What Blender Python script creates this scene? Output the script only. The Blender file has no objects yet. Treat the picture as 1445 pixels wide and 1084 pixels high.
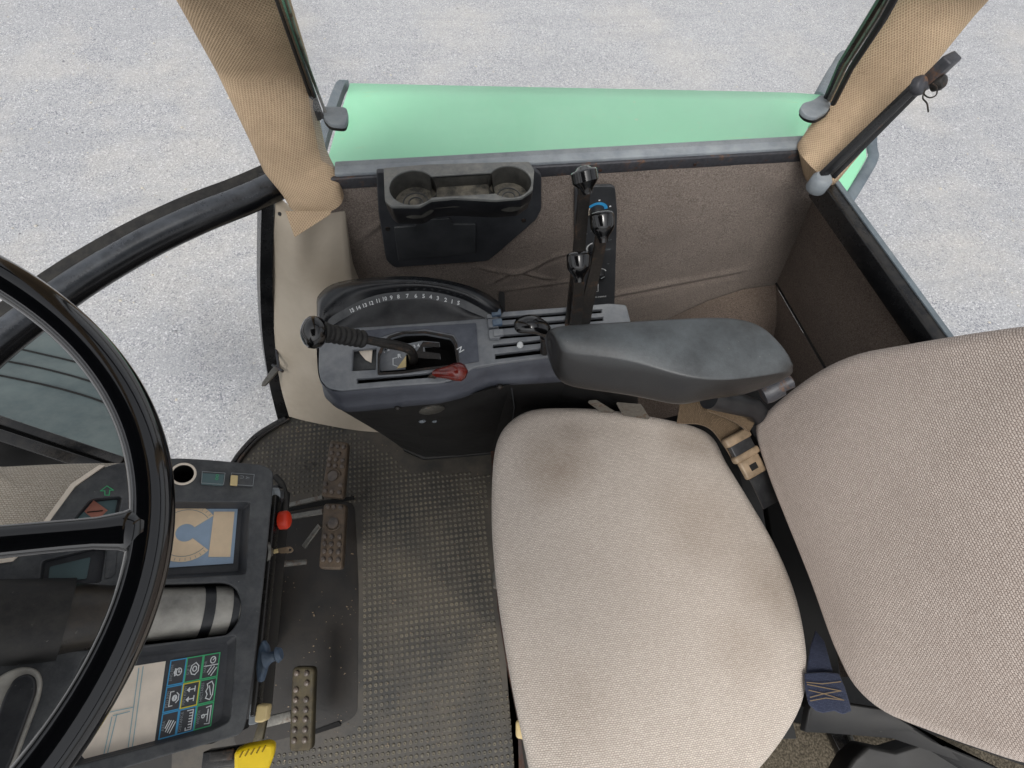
import bpy, bmesh, math, random
from mathutils import Vector as V, Matrix
random.seed(4)
sc = bpy.context.scene
COL = sc.collection
# ------------------------------------------------------------------ camera calibration
CX, CY, F, H = 722.5, 542.0, 717.0947, 1.35
RM = ((0.99129297, -0.0959656, 0.09016019), (-0.12514153, -0.89961886, 0.41836049), (0.0409616, -0.4260006, -0.90379513))
R3 = Matrix(RM)
CAM = V((0, 0, H))
def ray(x, y): return R3 @ V(((x - CX) / F, (y - CY) / F, 1.0))
def Pz(x, y, z):
    r = ray(x, y); return CAM + r * ((z - H) / r.z)
def PY(x, y, Y):
    r = ray(x, y); return CAM + r * (Y / r.y)
def PD(x, y, d): return CAM + ray(x, y) * d
cam_d = bpy.data.cameras.new('camera'); cam = bpy.data.objects.new('camera', cam_d); COL.objects.link(cam)
cam_d.sensor_width = 36; cam_d.lens = 36 * F / 1445; cam_d.clip_start = .01; cam_d.clip_end = 500
m = Matrix.Identity(4)
for i in range(3):
    m[i][0] = RM[i][0]; m[i][1] = -RM[i][1]; m[i][2] = -RM[i][2]; m[i][3] = CAM[i]
cam.matrix_world = m
sc.camera = cam
# ------------------------------------------------------------------ materials
def lin(c):
    return tuple(((v / 255) / 12.92 if v / 255 <= .04045 else ((v / 255 + .055) / 1.055) ** 2.4) for v in c) + (1,)
class NT:
    def __init__(s, name):
        s.m = bpy.data.materials.new(name); s.m.use_nodes = True
        s.t = s.m.node_tree; s.b = s.t.nodes['Principled BSDF']
    def n(s, typ, ins=None, **kw):
        n = s.t.nodes.new(typ)
        for k, v in kw.items(): setattr(n, k, v)
        if ins:
            for k, v in ins.items(): s.put(n.inputs[k], v)
        return n
    def put(s, sock, v):
        if hasattr(v, 'is_output') or isinstance(v, bpy.types.NodeSocket): s.t.links.new(v, sock)
        else: sock.default_value = v
    def set(s, **kw):
        for k, v in kw.items(): s.put(s.b.inputs[k.replace('_', ' ')], v)
    def mix(s, fac, a, b, mode='MIX'):
        n = s.n('ShaderNodeMix', data_type='RGBA', blend_type=mode)
        s.put(n.inputs['Factor'], fac); s.put(n.inputs[6], a); s.put(n.inputs[7], b)
        return n.outputs[2]
    def noise(s, scale, detail=4, rough=.6, co=None, dist=0):
        n = s.n('ShaderNodeTexNoise'); n.inputs['Scale'].default_value = scale
        n.inputs['Detail'].default_value = detail; n.inputs['Roughness'].default_value = rough
        n.inputs['Distortion'].default_value = dist
        s.put(n.inputs['Vector'], co if co is not None else s.obj()); return n.outputs['Fac']
    def obj(s):
        return s.n('ShaderNodeNewGeometry').outputs['Position']
    def uv(s): return s.n('ShaderNodeTexCoord').outputs['UV']
    def rng(s, v, a, b, c=0., d=1.):
        n = s.n('ShaderNodeMapRange', {'From Min': a, 'From Max': b, 'To Min': c, 'To Max': d}); s.put(n.inputs['Value'], v)
        return n.outputs['Result']
    def math(s, op, a, b=0.):
        n = s.n('ShaderNodeMath', operation=op); s.put(n.inputs[0], a); s.put(n.inputs[1], b); return n.outputs[0]
    def bump(s, h, strength=.3, dist=.001, normal=None):
        n = s.n('ShaderNodeBump'); n.inputs['Strength'].default_value = strength; n.inputs['Distance'].default_value = dist
        s.put(n.inputs['Height'], h)
        if normal is not None: s.put(n.inputs['Normal'], normal)
        return n.outputs['Normal']
def surf(name, c1, c2=None, rough=.5, rough2=None, nscale=12, dust_sheen=None, dust_sheen_amt=.3, metal=0, bump=.15, bscale=400, bdist=.0006, coat=0, spec=.5, scratches=True, dmin=0., dup=.2):
    """general worn surface: mottled colour, dusty film and, for tube and armrest, painted sheen on faces that look up, fine grain"""
    t = NT(name); c1 = lin(c1); c2 = lin(c2) if c2 else c1
    a = t.noise(nscale, 6, .65)
    col = t.mix(t.rng(a, .35, .65), c1, c2)
    r = t.rng(a, .3, .7, rough, rough2 if rough2 is not None else rough + .12)
    if dust_sheen:
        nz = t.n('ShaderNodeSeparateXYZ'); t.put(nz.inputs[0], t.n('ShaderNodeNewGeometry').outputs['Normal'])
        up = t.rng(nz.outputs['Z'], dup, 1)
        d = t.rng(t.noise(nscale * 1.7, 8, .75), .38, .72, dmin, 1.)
        f = t.math('MULTIPLY', t.math('MULTIPLY', up, d), dust_sheen_amt)
        col = t.mix(f, col, lin(dust_sheen)); r = t.math('ADD', r, t.math('MULTIPLY', f, .3))
    if scratches:
        s = t.rng(t.noise(230, 3, .7), .69, .74); s = t.math('MULTIPLY', s, t.rng(t.noise(30, 2), .45, .6))
        col = t.mix(t.math('MULTIPLY', s, .35), col, (.35, .34, .3, 1))
    t.set(Base_Color=col, Roughness=r, Metallic=metal, Coat_Weight=coat, Coat_Roughness=.08)
    t.b.inputs['Specular IOR Level'].default_value = spec
    h = t.noise(bscale, 3, .6)
    t.set(Normal=t.bump(h, bump, bdist))
    return t.m
def rusty(name, c, rust=(110, 62, 36), amt=.5, rough=.45, metal=.4, nscale=25):
    t = NT(name)
    a = t.noise(nscale, 8, .75); f = t.rng(a, .62 - .25 * amt, .72 - .2 * amt)
    b = t.noise(nscale * 6, 5, .7)
    col = t.mix(t.rng(b, .3, .7), lin(c), tuple(x * .55 for x in lin(c)[:3]) + (1,))
    rc = t.mix(t.rng(b, .35, .7), lin(rust), tuple(x * .45 for x in lin(rust)[:3]) + (1,))
    t.set(Base_Color=t.mix(f, col, rc), Roughness=t.rng(f, 0, 1, rough, .85), Metallic=t.rng(f, 0, 1, metal, 0.))
    t.set(Normal=t.bump(b, .3, .0008)); return t.m
def weave(name, c1, c2, gap, bw, rh, mort=.0007, contrast=1, stain=None, smooth=1., bstr=.45):
    t = NT(name)
    mp = t.n('ShaderNodeMapping'); t.put(mp.inputs['Vector'], t.uv())
    wob = t.noise(60, 3, .6, t.uv())
    br = t.n('ShaderNodeTexBrick', offset=.5, squash=1)
    br.inputs['Color1'].default_value = lin(c1); br.inputs['Color2'].default_value = lin(c2); br.inputs['Mortar'].default_value = lin(gap)
    br.inputs['Scale'].default_value = 1; br.inputs['Mortar Size'].default_value = mort; br.inputs['Mortar Smooth'].default_value = smooth
    br.inputs['Brick Width'].default_value = bw; br.inputs['Row Height'].default_value = rh; br.inputs['Bias'].default_value = 0
    add = t.n('ShaderNodeVectorMath', operation='ADD'); t.put(add.inputs[0], mp.outputs[0])
    nz = t.n('ShaderNodeTexNoise'); nz.inputs['Scale'].default_value = 120; t.put(nz.inputs['Vector'], t.uv())
    sc_ = t.n('ShaderNodeVectorMath', operation='SCALE'); t.put(sc_.inputs[0], nz.outputs['Color']); sc_.inputs['Scale'].default_value = rh * 1.3
    t.put(add.inputs[1], sc_.outputs[0]); t.put(br.inputs['Vector'], add.outputs[0])
    big = t.noise(5, 5, .6)
    col = t.mix(t.rng(big, .3, .75, 0, .28), br.outputs['Color'], lin(gap))
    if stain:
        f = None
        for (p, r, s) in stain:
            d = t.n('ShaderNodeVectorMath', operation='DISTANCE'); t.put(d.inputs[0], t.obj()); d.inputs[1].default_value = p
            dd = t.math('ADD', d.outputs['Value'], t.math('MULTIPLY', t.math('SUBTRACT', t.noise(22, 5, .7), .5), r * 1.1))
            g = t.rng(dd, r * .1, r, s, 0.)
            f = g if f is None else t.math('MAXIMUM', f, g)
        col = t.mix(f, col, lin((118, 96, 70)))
    t.set(Base_Color=col, Roughness=.95)
    t.b.inputs['Specular IOR Level'].default_value = .15
    t.b.inputs['Sheen Weight'].default_value = .15
    t.set(Normal=t.bump(br.outputs['Fac'], bstr, -.0012))
    return t.m
def dots(name, base, hole, pitch, rad=.33, stains=True):
    """perforated trim vinyl: staggered rows of small holes"""
    t = NT(name)
    mp = t.n('ShaderNodeMapping'); t.put(mp.inputs['Vector'], t.uv())
    mp.inputs['Rotation'].default_value = (0, 0, math.radians(45)); k = 1 / pitch; mp.inputs['Scale'].default_value = (k, k * .8, k)
    vo = t.n('ShaderNodeTexVoronoi', voronoi_dimensions='2D'); vo.inputs['Scale'].default_value = 1; vo.inputs['Randomness'].default_value = .08
    t.put(vo.inputs['Vector'], mp.outputs[0])
    f = t.rng(vo.outputs['Distance'], rad - .16, rad + .12, 1., 0.)
    a = t.noise(9, 6, .7)
    b = t.mix(t.rng(a, .35, .7), lin(base), tuple(x * .72 for x in lin(base)[:3]) + (1,))
    if stains: b = t.mix(t.rng(t.noise(28, 7, .8), .6, .74, 0, .6), b, lin((92, 66, 42)))
    t.set(Base_Color=t.mix(t.math('MULTIPLY', f, .6), b, lin(hole)), Roughness=.75)
    t.b.inputs['Specular IOR Level'].default_value = .25
    t.set(Normal=t.bump(f, .6, -.001)); return t.m
def carpet(name, c1, c2, dark, scale=520):
    t = NT(name)
    a = t.noise(scale, 2, .5); b = t.noise(7, 5, .6); v = t.noise(scale * .45, 2, .6)
    col = t.mix(t.rng(a, .38, .64), lin(c1), lin(c2))
    col = t.mix(t.rng(v, .33, .5, .35, 0.), col, lin(dark))
    col = t.mix(t.rng(b, .45, .75, 0, .25), col, lin(dark))
    t.set(Base_Color=col, Roughness=.97); t.b.inputs['Specular IOR Level'].default_value = .1
    t.b.inputs['Sheen Weight'].default_value = .1
    t.set(Normal=t.bump(a, .7, .0025)); return t.m
def flat(name, c, rough=.5, metal=0, spec=.5, emit=0):
    t = NT(name); a = t.noise(60, 4, .6)
    t.set(Base_Color=t.mix(t.rng(a, .3, .7, 0, .3), lin(c), tuple(x * .6 for x in lin(c)[:3]) + (1,)), Roughness=rough, Metallic=metal)
    t.b.inputs['Specular IOR Level'].default_value = spec; return t.m
def glass(name, haze=.06, tint=(1, 1, 1), gloss=.06):
    t = NT(name); t.t.nodes.remove(t.b)
    out = t.t.nodes['Material Output']
    tr = t.n('ShaderNodeBsdfTransparent'); tr.inputs[0].default_value = tint + (1,)
    gl = t.n('ShaderNodeBsdfGlossy'); gl.inputs['Roughness'].default_value = .02
    df = t.n('ShaderNodeBsdfDiffuse'); df.inputs[0].default_value = (.8, .82, .82, 1)
    f = t.rng(t.noise(60, 5, .7), .3, .7, haze * .9, haze * 1.1)
    m1 = t.n('ShaderNodeMixShader'); t.put(m1.inputs[0], f); t.put(m1.inputs[1], tr.outputs[0]); t.put(m1.inputs[2], df.outputs[0])
    fr = t.n('ShaderNodeFresnel'); fr.inputs['IOR'].default_value = 1.45
    m2 = t.n('ShaderNodeMixShader'); t.put(m2.inputs[0], t.math('MULTIPLY', fr.outputs[0], gloss * 10)); t.put(m2.inputs[1], m1.outputs[0]); t.put(m2.inputs[2], gl.outputs[0])
    t.put(out.inputs['Surface'], m2.outputs[0]); return t.m

M = {}
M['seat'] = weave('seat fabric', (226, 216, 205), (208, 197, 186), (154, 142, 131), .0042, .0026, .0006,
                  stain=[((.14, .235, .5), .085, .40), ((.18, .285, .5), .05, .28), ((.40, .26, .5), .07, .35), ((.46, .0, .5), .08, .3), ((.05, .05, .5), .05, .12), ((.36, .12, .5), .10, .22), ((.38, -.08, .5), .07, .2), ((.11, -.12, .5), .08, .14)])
M['back'] = weave('backrest fabric', (219, 207, 197), (200, 187, 177), (146, 131, 122), .0038, .0024, .0007)
M['pad'] = weave('dash pad fabric', (214, 206, 192), (196, 187, 172), (140, 128, 114), .0034, .0023, .0005)
M['pillar'] = dots('pillar vinyl', (212, 187, 156), (140, 112, 84), .0036)
M['blocker'] = surf('dark headliner', (52, 54, 58), (40, 42, 46), .9)  # charcoal underside chosen so the wheel rim mirrors black
M['vinyl'] = surf('plain beige vinyl', (188, 172, 152), (164, 148, 128), .5, nscale=6, dust_sheen=(150, 138, 118), dust_sheen_amt=.5, bump=.1)
M['plinth'] = surf('beige plastic trim', (202, 191, 174), (182, 170, 152), .42, nscale=5, dust_sheen=(150, 138, 118), dust_sheen_amt=.45, bump=.1)
M['carpet'] = carpet('brown carpet', (114, 104, 97), (154, 143, 134), (70, 61, 56))
M['carpet2'] = carpet('dark brown carpet', (98, 86, 78), (138, 125, 114), (56, 47, 42))
M['mat'] = surf('rubber floor mat', (40, 40, 39), (57, 56, 53), .42, nscale=3, dust_sheen=(114, 104, 90), dust_sheen_amt=.58, bump=.4, bscale=160)
M['mat2'] = surf('smooth rubber mat', (10, 10, 10), (19, 18, 17), .4, nscale=4, dust_sheen=(80, 66, 50), dust_sheen_amt=.22, bump=.3, bscale=120)
M['dash'] = surf('dash plastic', (52, 54, 57), (68, 70, 73), .4, nscale=16, dust_sheen=(128, 130, 128), dust_sheen_amt=.5, bump=.35, bscale=700)
M['dashin'] = surf('dash recess plastic', (50, 52, 56), (66, 68, 72), .4, nscale=18, dust_sheen=(104, 104, 102), dust_sheen_amt=.35, bump=.2, bscale=700)
M['cons'] = surf('console plastic', (104, 108, 114), (126, 129, 133), .36, nscale=10, dust_sheen=(172, 174, 172), dust_sheen_amt=.5, bump=.25, bscale=600)
M['consd'] = surf('console side plastic', (64, 67, 76), (86, 90, 99), .4, nscale=10, dust_sheen=(136, 142, 150), dust_sheen_amt=.35, bump=.25, bscale=600)
M['blk'] = surf('black plastic', (24, 25, 28), (36, 37, 40), .3, nscale=20, dust_sheen=(96, 98, 96), dust_sheen_amt=.25, bump=.1)
M['matte'] = surf('matte black panel', (14, 14, 15), (26, 26, 26), .5, nscale=14, dust_sheen=(70, 66, 58), dust_sheen_amt=.2, bump=.2)
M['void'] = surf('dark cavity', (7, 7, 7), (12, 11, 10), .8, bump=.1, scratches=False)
M['gloss'] = surf('gloss black enamel', (5, 6, 9), (8, 9, 12), .07, .12, nscale=8, bump=.0, coat=1, scratches=False)
M['knob'] = surf('black knob plastic', (8, 8, 9), (14, 14, 15), .12, .2, nscale=12, bump=.02, coat=.6, scratches=False)
M['paint'] = surf('black frame paint', (14, 15, 17), (24, 25, 27), .2, .32, nscale=18, dust_sheen=(110, 102, 90), dust_sheen_amt=.22, bump=.08)
M['tube'] = surf('black tube enamel', (13, 14, 16), (22, 23, 26), .16, .28, nscale=18, dust_sheen=(124, 130, 138), dust_sheen_amt=.5, bump=.05, dup=.45, dmin=.35)  # grey tint on upward faces paints the tube highlight into its colour
M['rubber'] = surf('rubber seal', (18, 18, 19), (30, 30, 30), .6, nscale=25, dust_sheen=(100, 96, 88), dust_sheen_amt=.4)
M['railgrey'] = surf('grey weather strip', (142, 149, 154), (118, 125, 131), .5, nscale=20, dust_sheen=(168, 170, 168), dust_sheen_amt=.4)
M['rail'] = rusty('rusty black rail', (72, 73, 78), (118, 86, 64), .34, .45, .1, 26)
M['lever'] = rusty('worn lever steel', (56, 54, 52), (92, 70, 54), .36, .38, .4, 40)
M['steel'] = rusty('dull steel', (128, 126, 120), (104, 80, 58), .3, .4, .7, 30)
M['pedal'] = surf('dirty pedal rubber', (96, 82, 68), (66, 58, 50), .5, nscale=30, dust_sheen=(120, 100, 78), dust_sheen_amt=.6, bump=.4)
M['pedal2'] = surf('muddy pedal rubber', (66, 60, 40), (48, 42, 30), .5, nscale=30, dust_sheen=(112, 98, 66), dust_sheen_amt=.5, bump=.4)
M['cupg'] = surf('dusty cup plastic', (112, 114, 112), (86, 88, 88), .5, nscale=22, dust_sheen=(160, 156, 146), dust_sheen_amt=.5)
M['stud'] = surf('worn stud tops', (112, 100, 90), (70, 64, 60), .3, nscale=40, bump=.2)
M['arm'] = surf('armrest vinyl', (32, 32, 33), (46, 45, 44), .27, .38, nscale=4, dust_sheen=(128, 136, 140), dust_sheen_amt=.54, bump=.5, bscale=420, dmin=.3, dup=.5)  # pale tint on top faces colours in the sheen, sides stay darker
M['green'] = surf('pale green paint', (152, 230, 184), (160, 234, 191), .32, nscale=2.2, dust_sheen=(206, 226, 176), dust_sheen_amt=.22, bump=.05)
t = NT('fender paint'); a_ = t.noise(2.2, 5, .6); c = t.mix(t.rng(a_, .35, .65), lin((156, 234, 187)), lin((166, 239, 195)))  # fender base colour includes the pale cast of sunlight
sp_ = t.math('MULTIPLY', t.rng(t.noise(85, 3, .65), .64, .69), t.rng(t.noise(7, 3), .45, .6)); c = t.mix(t.math('MULTIPLY', sp_, .6), c, lin((214, 224, 186)))
mp = t.n('ShaderNodeMapping'); t.put(mp.inputs['Vector'], t.obj()); mp.inputs['Rotation'].default_value = (0, 0, .7); mp.inputs['Scale'].default_value = (6, 90, 1)
sc2 = t.math('MULTIPLY', t.rng(t.noise(1, 2, .5, mp.outputs[0]), .70, .74), t.rng(t.noise(5, 2), .5, .6)); c = t.mix(t.math('MULTIPLY', sc2, .5), c, lin((196, 214, 150)))
rs_ = t.rng(t.noise(26, 6, .8), .70, .76); c = t.mix(t.math('MULTIPLY', rs_, .5), c, lin((150, 140, 96)))
t.set(Base_Color=c, Roughness=t.rng(a_, .3, .7, .3, .42)); M['green'] = t.m
M['lip'] = surf('grey rubber lip', (110, 122, 130), (90, 100, 108), .6, nscale=15, dust_sheen=(150, 156, 156), dust_sheen_amt=.4)
M['frontpanel'] = surf('dusty tinted panel', (66, 80, 82), (92, 106, 106), .3, nscale=5, dust_sheen=(128, 136, 132), dust_sheen_amt=.6, bump=.1, bscale=200)
M['red'] = flat('red orange plastic', (226, 58, 28), .4)
M['wine'] = surf('brown red knob', (120, 34, 24), (70, 18, 14), .15, nscale=50, bump=.05, coat=.6)
M['yellow'] = flat('yellow plastic', (250, 214, 20), .4)
M['cream'] = flat('aged cream plastic', (222, 200, 146), .45)
M['creamhi'] = flat('cream display', (244, 231, 213), .5)
M['amber'] = flat('amber cream print', (246, 220, 184), .5)
M['bluehi'] = flat('pale blue display', (160, 182, 204), .5)
M['white'] = flat('white print', (225, 228, 228), .6)
M['greyp'] = flat('grey print', (150, 156, 158), .6)
M['blueln'] = flat('blue print', (70, 160, 210), .5)
M['greenln'] = flat('green print', (70, 180, 120), .5)
M['yelln'] = flat('yellow print', (222, 206, 70), .5)
M['diamond'] = flat('dull red lens', (170, 110, 92), .4)
M['teal'] = flat('dull teal lens', (84, 106, 108), .35)
M['blueh'] = surf('blue grey plastic', (84, 104, 126), (66, 82, 102), .4, nscale=30, dust_sheen=(140, 150, 150), dust_sheen_amt=.4)
M['belt'] = weave('beige belt webbing', (126, 108, 86), (110, 94, 74), (66, 50, 36), .004, .0018, .0004)
M['belt2'] = weave('blue belt webbing', (62, 68, 86), (52, 58, 74), (34, 38, 60), .004, .0018, .0004)
M['bucklep'] = surf('aged tan plastic', (150, 130, 106), (110, 94, 74), .45, nscale=40, bump=.2)
M['stitch'] = flat('tan stitching', (122, 104, 78), .8)
M['glass'] = glass('side glass', .13)
M['glass2'] = glass('lower glass', .03)
M['cyl'] = surf('scuffed column tube', (186, 183, 174), (120, 118, 112), .25, nscale=14, dust_sheen=(204, 198, 184), dust_sheen_amt=.5, bump=.1)
M['brownstrip'] = rusty('brown seat plinth edge', (58, 42, 36), (84, 54, 40), .5, .6, .1)
# gravel
t = NT('gravel ground')
g1 = t.noise(95, 3, .8); g3 = t.noise(1.3, 5, .6); g4 = t.noise(5, 6, .7)
c = t.mix(t.rng(g1, .34, .66), lin((150, 151, 153)), lin((187, 188, 190)))
vo = t.n('ShaderNodeTexVoronoi'); vo.inputs['Scale'].default_value = 130; t.put(vo.inputs['Vector'], t.obj())
cv = t.n('ShaderNodeSeparateColor'); t.put(cv.inputs[0], vo.outputs['Color'])
c = t.mix(t.rng(cv.outputs[0], .80, .97, 0, .7), c, lin((220, 220, 221)))
dk = t.math('MULTIPLY', t.rng(cv.outputs[1], .70, .92, 0, .85), t.rng(g4, .38, .6, .35, 1))
c = t.mix(dk, c, lin((116, 118, 126)))
mp = t.n('ShaderNodeMapping'); t.put(mp.inputs['Vector'], t.obj()); mp.inputs['Rotation'].default_value = (0, 0, .12); mp.inputs['Scale'].default_value = (.5, 3.2, 1)
g5 = t.noise(1.6, 5, .65, mp.outputs[0])
c = t.mix(t.rng(g3, .48, .7, 0, .3), c, lin((208, 201, 188)))
c = t.mix(t.rng(g5, .5, .72, 0, .40), c, lin((150, 152, 156)))
c = t.mix(t.rng(g4, .5, .75, 0, .2), c, lin((150, 153, 160)))
t.set(Base_Color=c, Roughness=.9, Normal=t.bump(t.math('ADD', g1, vo.outputs['Distance']), .35, .005)); M['gravel'] = t.m

# ------------------------------------------------------------------ object helpers
def tag(o, label=None, cat=None, group=None, kind=None):
    if label: o['label'] = label
    if cat: o['category'] = cat
    if group: o['group'] = group
    if kind: o['kind'] = kind
    return o
def thing(name, label, cat, loc=(0, 0, 0), group=None):
    o = bpy.data.objects.new(name, None); o.empty_display_size = .05; COL.objects.link(o); o.location = loc
    return tag(o, label, cat, group)
def link(name, me, mat, parent=None, smooth=False, bevel=0, sub=0, angle=40):
    if mat is not None:
        me.materials.clear(); me.materials.append(mat)
    o = bpy.data.objects.new(name, me); COL.objects.link(o); o.parent = parent
    if smooth:
        for p in me.polygons: p.use_smooth = True
        if smooth == 'auto': me.set_sharp_from_angle(angle=math.radians(angle))
    if bevel:
        b = o.modifiers.new('bevel', 'BEVEL'); b.width = bevel; b.segments = 3; b.limit_method = 'ANGLE'; b.angle_limit = math.radians(35)
        for p in me.polygons: p.use_smooth = True
        b.harden_normals = False
    if sub:
        s = o.modifiers.new('sub', 'SUBSURF'); s.levels = sub; s.render_levels = sub
        for p in me.polygons: p.use_smooth = True
    return o
def mesh(name, verts, faces, uvs=None):
    me = bpy.data.meshes.new(name); me.from_pydata([tuple(v) for v in verts], [], faces); me.update()
    if uvs:
        l = me.uv_layers.new(name='UVMap')
        for p in me.polygons:
            for li in p.loop_indices: l.data[li].uv = uvs[me.loops[li].vertex_index]
    return me
def fixn(me):
    bm = bmesh.new(); bm.from_mesh(me); bmesh.ops.recalc_face_normals(bm, faces=bm.faces); bm.to_mesh(me); bm.free(); return me
class Frame:
    def __init__(s, o, n, u=(1, 0, 0)):
        s.o = V(o); s.n = V(n).normalized(); u = V(u); s.u = (u - s.n * u.dot(s.n)).normalized(); s.v = s.n.cross(s.u)
    def uv(s, x, y, h=0.):
        r = ray(x, y); o = s.o + s.n * h
        p = CAM + r * ((o - CAM).dot(s.n) / r.dot(s.n)) - s.o
        return (p.dot(s.u), p.dot(s.v))
    def w(s, u, v, h=0.): return s.o + s.u * u + s.v * v + s.n * h
    def px(s, x, y, h=0.): return s.w(*s.uv(x, y, h), h)
    def pts(s, L, h=0.): return [s.uv(x, y, h) for x, y in L]
def area(P): return sum(P[i][0] * P[(i + 1) % len(P)][1] - P[(i + 1) % len(P)][0] * P[i][1] for i in range(len(P))) / 2
def rnd(P, r, n=5):
    if r <= 0: return list(P)
    out = []
    N = len(P)
    for i in range(N):
        p = V(P[i]); a = V(P[i - 1]) - p; b = V(P[(i + 1) % N]) - p
        rr = min(r, a.length * .45, b.length * .45)
        p0 = p + a.normalized() * rr; p1 = p + b.normalized() * rr
        for k in range(n + 1):
            t_ = k / n; out.append(tuple(p0 * (1 - t_) ** 2 + p * 2 * t_ * (1 - t_) + p1 * t_ ** 2))
    return out
def smoothloop(P, n=6):
    """closed Catmull-Rom through points (2D or 3D)"""
    out = []; N = len(P)
    for i in range(N):
        a, b, c, d = [V(P[(i + k) % N]) for k in (-1, 0, 1, 2)]
        for k in range(n):
            t_ = k / n
            out.append(((2 * b) + (c - a) * t_ + (2 * a - 5 * b + 4 * c - d) * t_ ** 2 + (3 * b - a - 3 * c + d) * t_ ** 3) * .5)
    return out
def smoothpath(P, n=6):
    P = [V(p) for p in P]; Q = [P[0] * 2 - P[1]] + P + [P[-1] * 2 - P[-2]]; out = []
    for i in range(1, len(Q) - 2):
        a, b, c, d = Q[i - 1:i + 3]
        for k in range(n):
            t_ = k / n
            out.append(((2 * b) + (c - a) * t_ + (2 * a - 5 * b + 4 * c - d) * t_ ** 2 + (3 * b - a - 3 * c + d) * t_ ** 3) * .5)
    out.append(P[-1]); return out
def circ(c, r, n=28, ry=None): return [(c[0] + r * math.cos(2 * math.pi * k / n), c[1] + (ry or r) * math.sin(2 * math.pi * k / n)) for k in range(n)]
def curve_mesh(name, splines, t, bevel=0.):
    cu = bpy.data.curves.new(name, 'CURVE'); cu.dimensions = '2D'; cu.fill_mode = 'BOTH'
    cu.extrude = max(t / 2 - bevel, 0); cu.bevel_depth = bevel; cu.bevel_resolution = 2; cu.offset = -bevel if bevel else 0
    for S in splines:
        s = cu.splines.new('POLY'); s.points.add(len(S) - 1); s.use_cyclic_u = True
        for q, p in zip(s.points, S): q.co = (p[0], p[1], 0, 1)
    o = bpy.data.objects.new('tmp', cu); me = bpy.data.meshes.new_from_object(o); bpy.data.objects.remove(o); bpy.data.curves.remove(cu)
    me.name = name; return me
def place(me, fr, h):
    l = me.uv_layers[0] if me.uv_layers else me.uv_layers.new(name='UVMap')
    co = [v.co.copy() for v in me.vertices]
    for p in me.polygons:
        for li in p.loop_indices:
            c_ = co[me.loops[li].vertex_index]; l.data[li].uv = (c_.x, c_.y)
    for v in me.vertices: v.co = fr.w(v.co.x, v.co.y, h + v.co.z)
    me.update(); return me
def plate(name, fr, outline, h0, h1, mat, parent=None, r=0., bevel=0., holes=(), px=True):
    """flat part with thickness: outline and holes given as picture points on the plane (or local u,v)"""
    f = (lambda L: fr.pts(L, h1)) if px else (lambda L: L)
    S = [rnd(f(outline), r)]
    for hh in holes:
        L, hr = hh if isinstance(hh, tuple) and len(hh) == 2 and isinstance(hh[0], list) else (hh, 0)
        S.append(rnd(f(L), hr))
    for i in range(len(S)):
        a = area(S[i])
        if (a < 0) == (i == 0): S[i] = S[i][::-1]
    me = curve_mesh(name, S, h1 - h0, bevel); place(me, fr, (h0 + h1) / 2)
    return link(name, me, mat, parent, smooth='auto' if bevel else False, angle=50)
def text(name, s, fr, uvpos, size, mat, parent, h=0., ang=0., lift=.0008, align='CENTER', bold=0., sx=1.):
    cu = bpy.data.curves.new(name, 'FONT'); cu.body = s; cu.size = size; cu.align_x = align; cu.align_y = 'CENTER'; cu.offset = bold; cu.resolution_u = 2
    o = bpy.data.objects.new('tmp', cu); me = bpy.data.meshes.new_from_object(o); bpy.data.objects.remove(o)
    ca, sa = math.cos(ang), math.sin(ang)
    for v in me.vertices:
        x, y = v.co.x * sx, v.co.y; v.co = fr.w(uvpos[0] + x * ca - y * sa, uvpos[1] + x * sa + y * ca, h + lift)
    me.name = name; return link(name, me, mat, parent)
def join(name, mes, mat, parent=None, smooth=False, **k):
    bm = bmesh.new()
    for me in mes: bm.from_mesh(me)
    me = bpy.data.meshes.new(name); bm.to_mesh(me); bm.free(); return link(name, me, mat, parent, smooth, **k)
def lines_mesh(name, fr, segs, w, h, t=.0006):
    """thin raised strokes; segs are polylines in local u,v"""
    vs, fs = [], []
    for S in segs:
        for a, b in zip(S[:-1], S[1:]):
            a = V(a); b = V(b); d = (b - a); 
            if d.length < 1e-6: continue
            d.normalize(); n = V((-d.y, d.x)) * w / 2; a = a - d * w / 2; b = b + d * w / 2; k = len(vs)
            vs += [fr.w(*(a - n), h), fr.w(*(b - n), h), fr.w(*(b + n), h), fr.w(*(a + n), h)]; fs.append((k, k + 1, k + 2, k + 3))
            h += .000004
    return mesh(name, vs, fs)
def perp(d):
    u = d.cross(V((0, 0, 1)))
    if u.length < 1e-3: u = d.cross(V((1, 0, 0)))
    u.normalize(); return u, d.cross(u).normalized()
def tube_me(name, P, rad, n=16, caps=True, flatten=1., up=None):
    P = [V(p) for p in P]; R_ = rad if isinstance(rad, (list, tuple)) else [rad] * len(P)
    vs, fs, uv = [], [], []; L = 0; u = None
    for i, p in enumerate(P):
        d = (P[min(i + 1, len(P) - 1)] - P[max(i - 1, 0)]).normalized()
        if u is None:
            if up is not None: u = (V(up) - d * V(up).dot(d)).normalized()
            else: u, _ = perp(d)
        else: u = (u - d * u.dot(d)).normalized()
        w = d.cross(u)
        if i: L += (p - P[i - 1]).length
        for k in range(n):
            a = 2 * math.pi * k / n; vs.append(p + u * math.cos(a) * R_[i] + w * math.sin(a) * R_[i] * flatten); uv.append((k / n * 2 * math.pi * max(R_[i], .001), L))
    for i in range(len(P) - 1):
        for k in range(n): fs.append((i * n + k, i * n + (k + 1) % n, (i + 1) * n + (k + 1) % n, (i + 1) * n + k))
    if caps: fs.append(tuple(range(n))[::-1]); fs.append(tuple((len(P) - 1) * n + k for k in range(n)))
    return mesh(name, vs, fs, uv)
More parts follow.
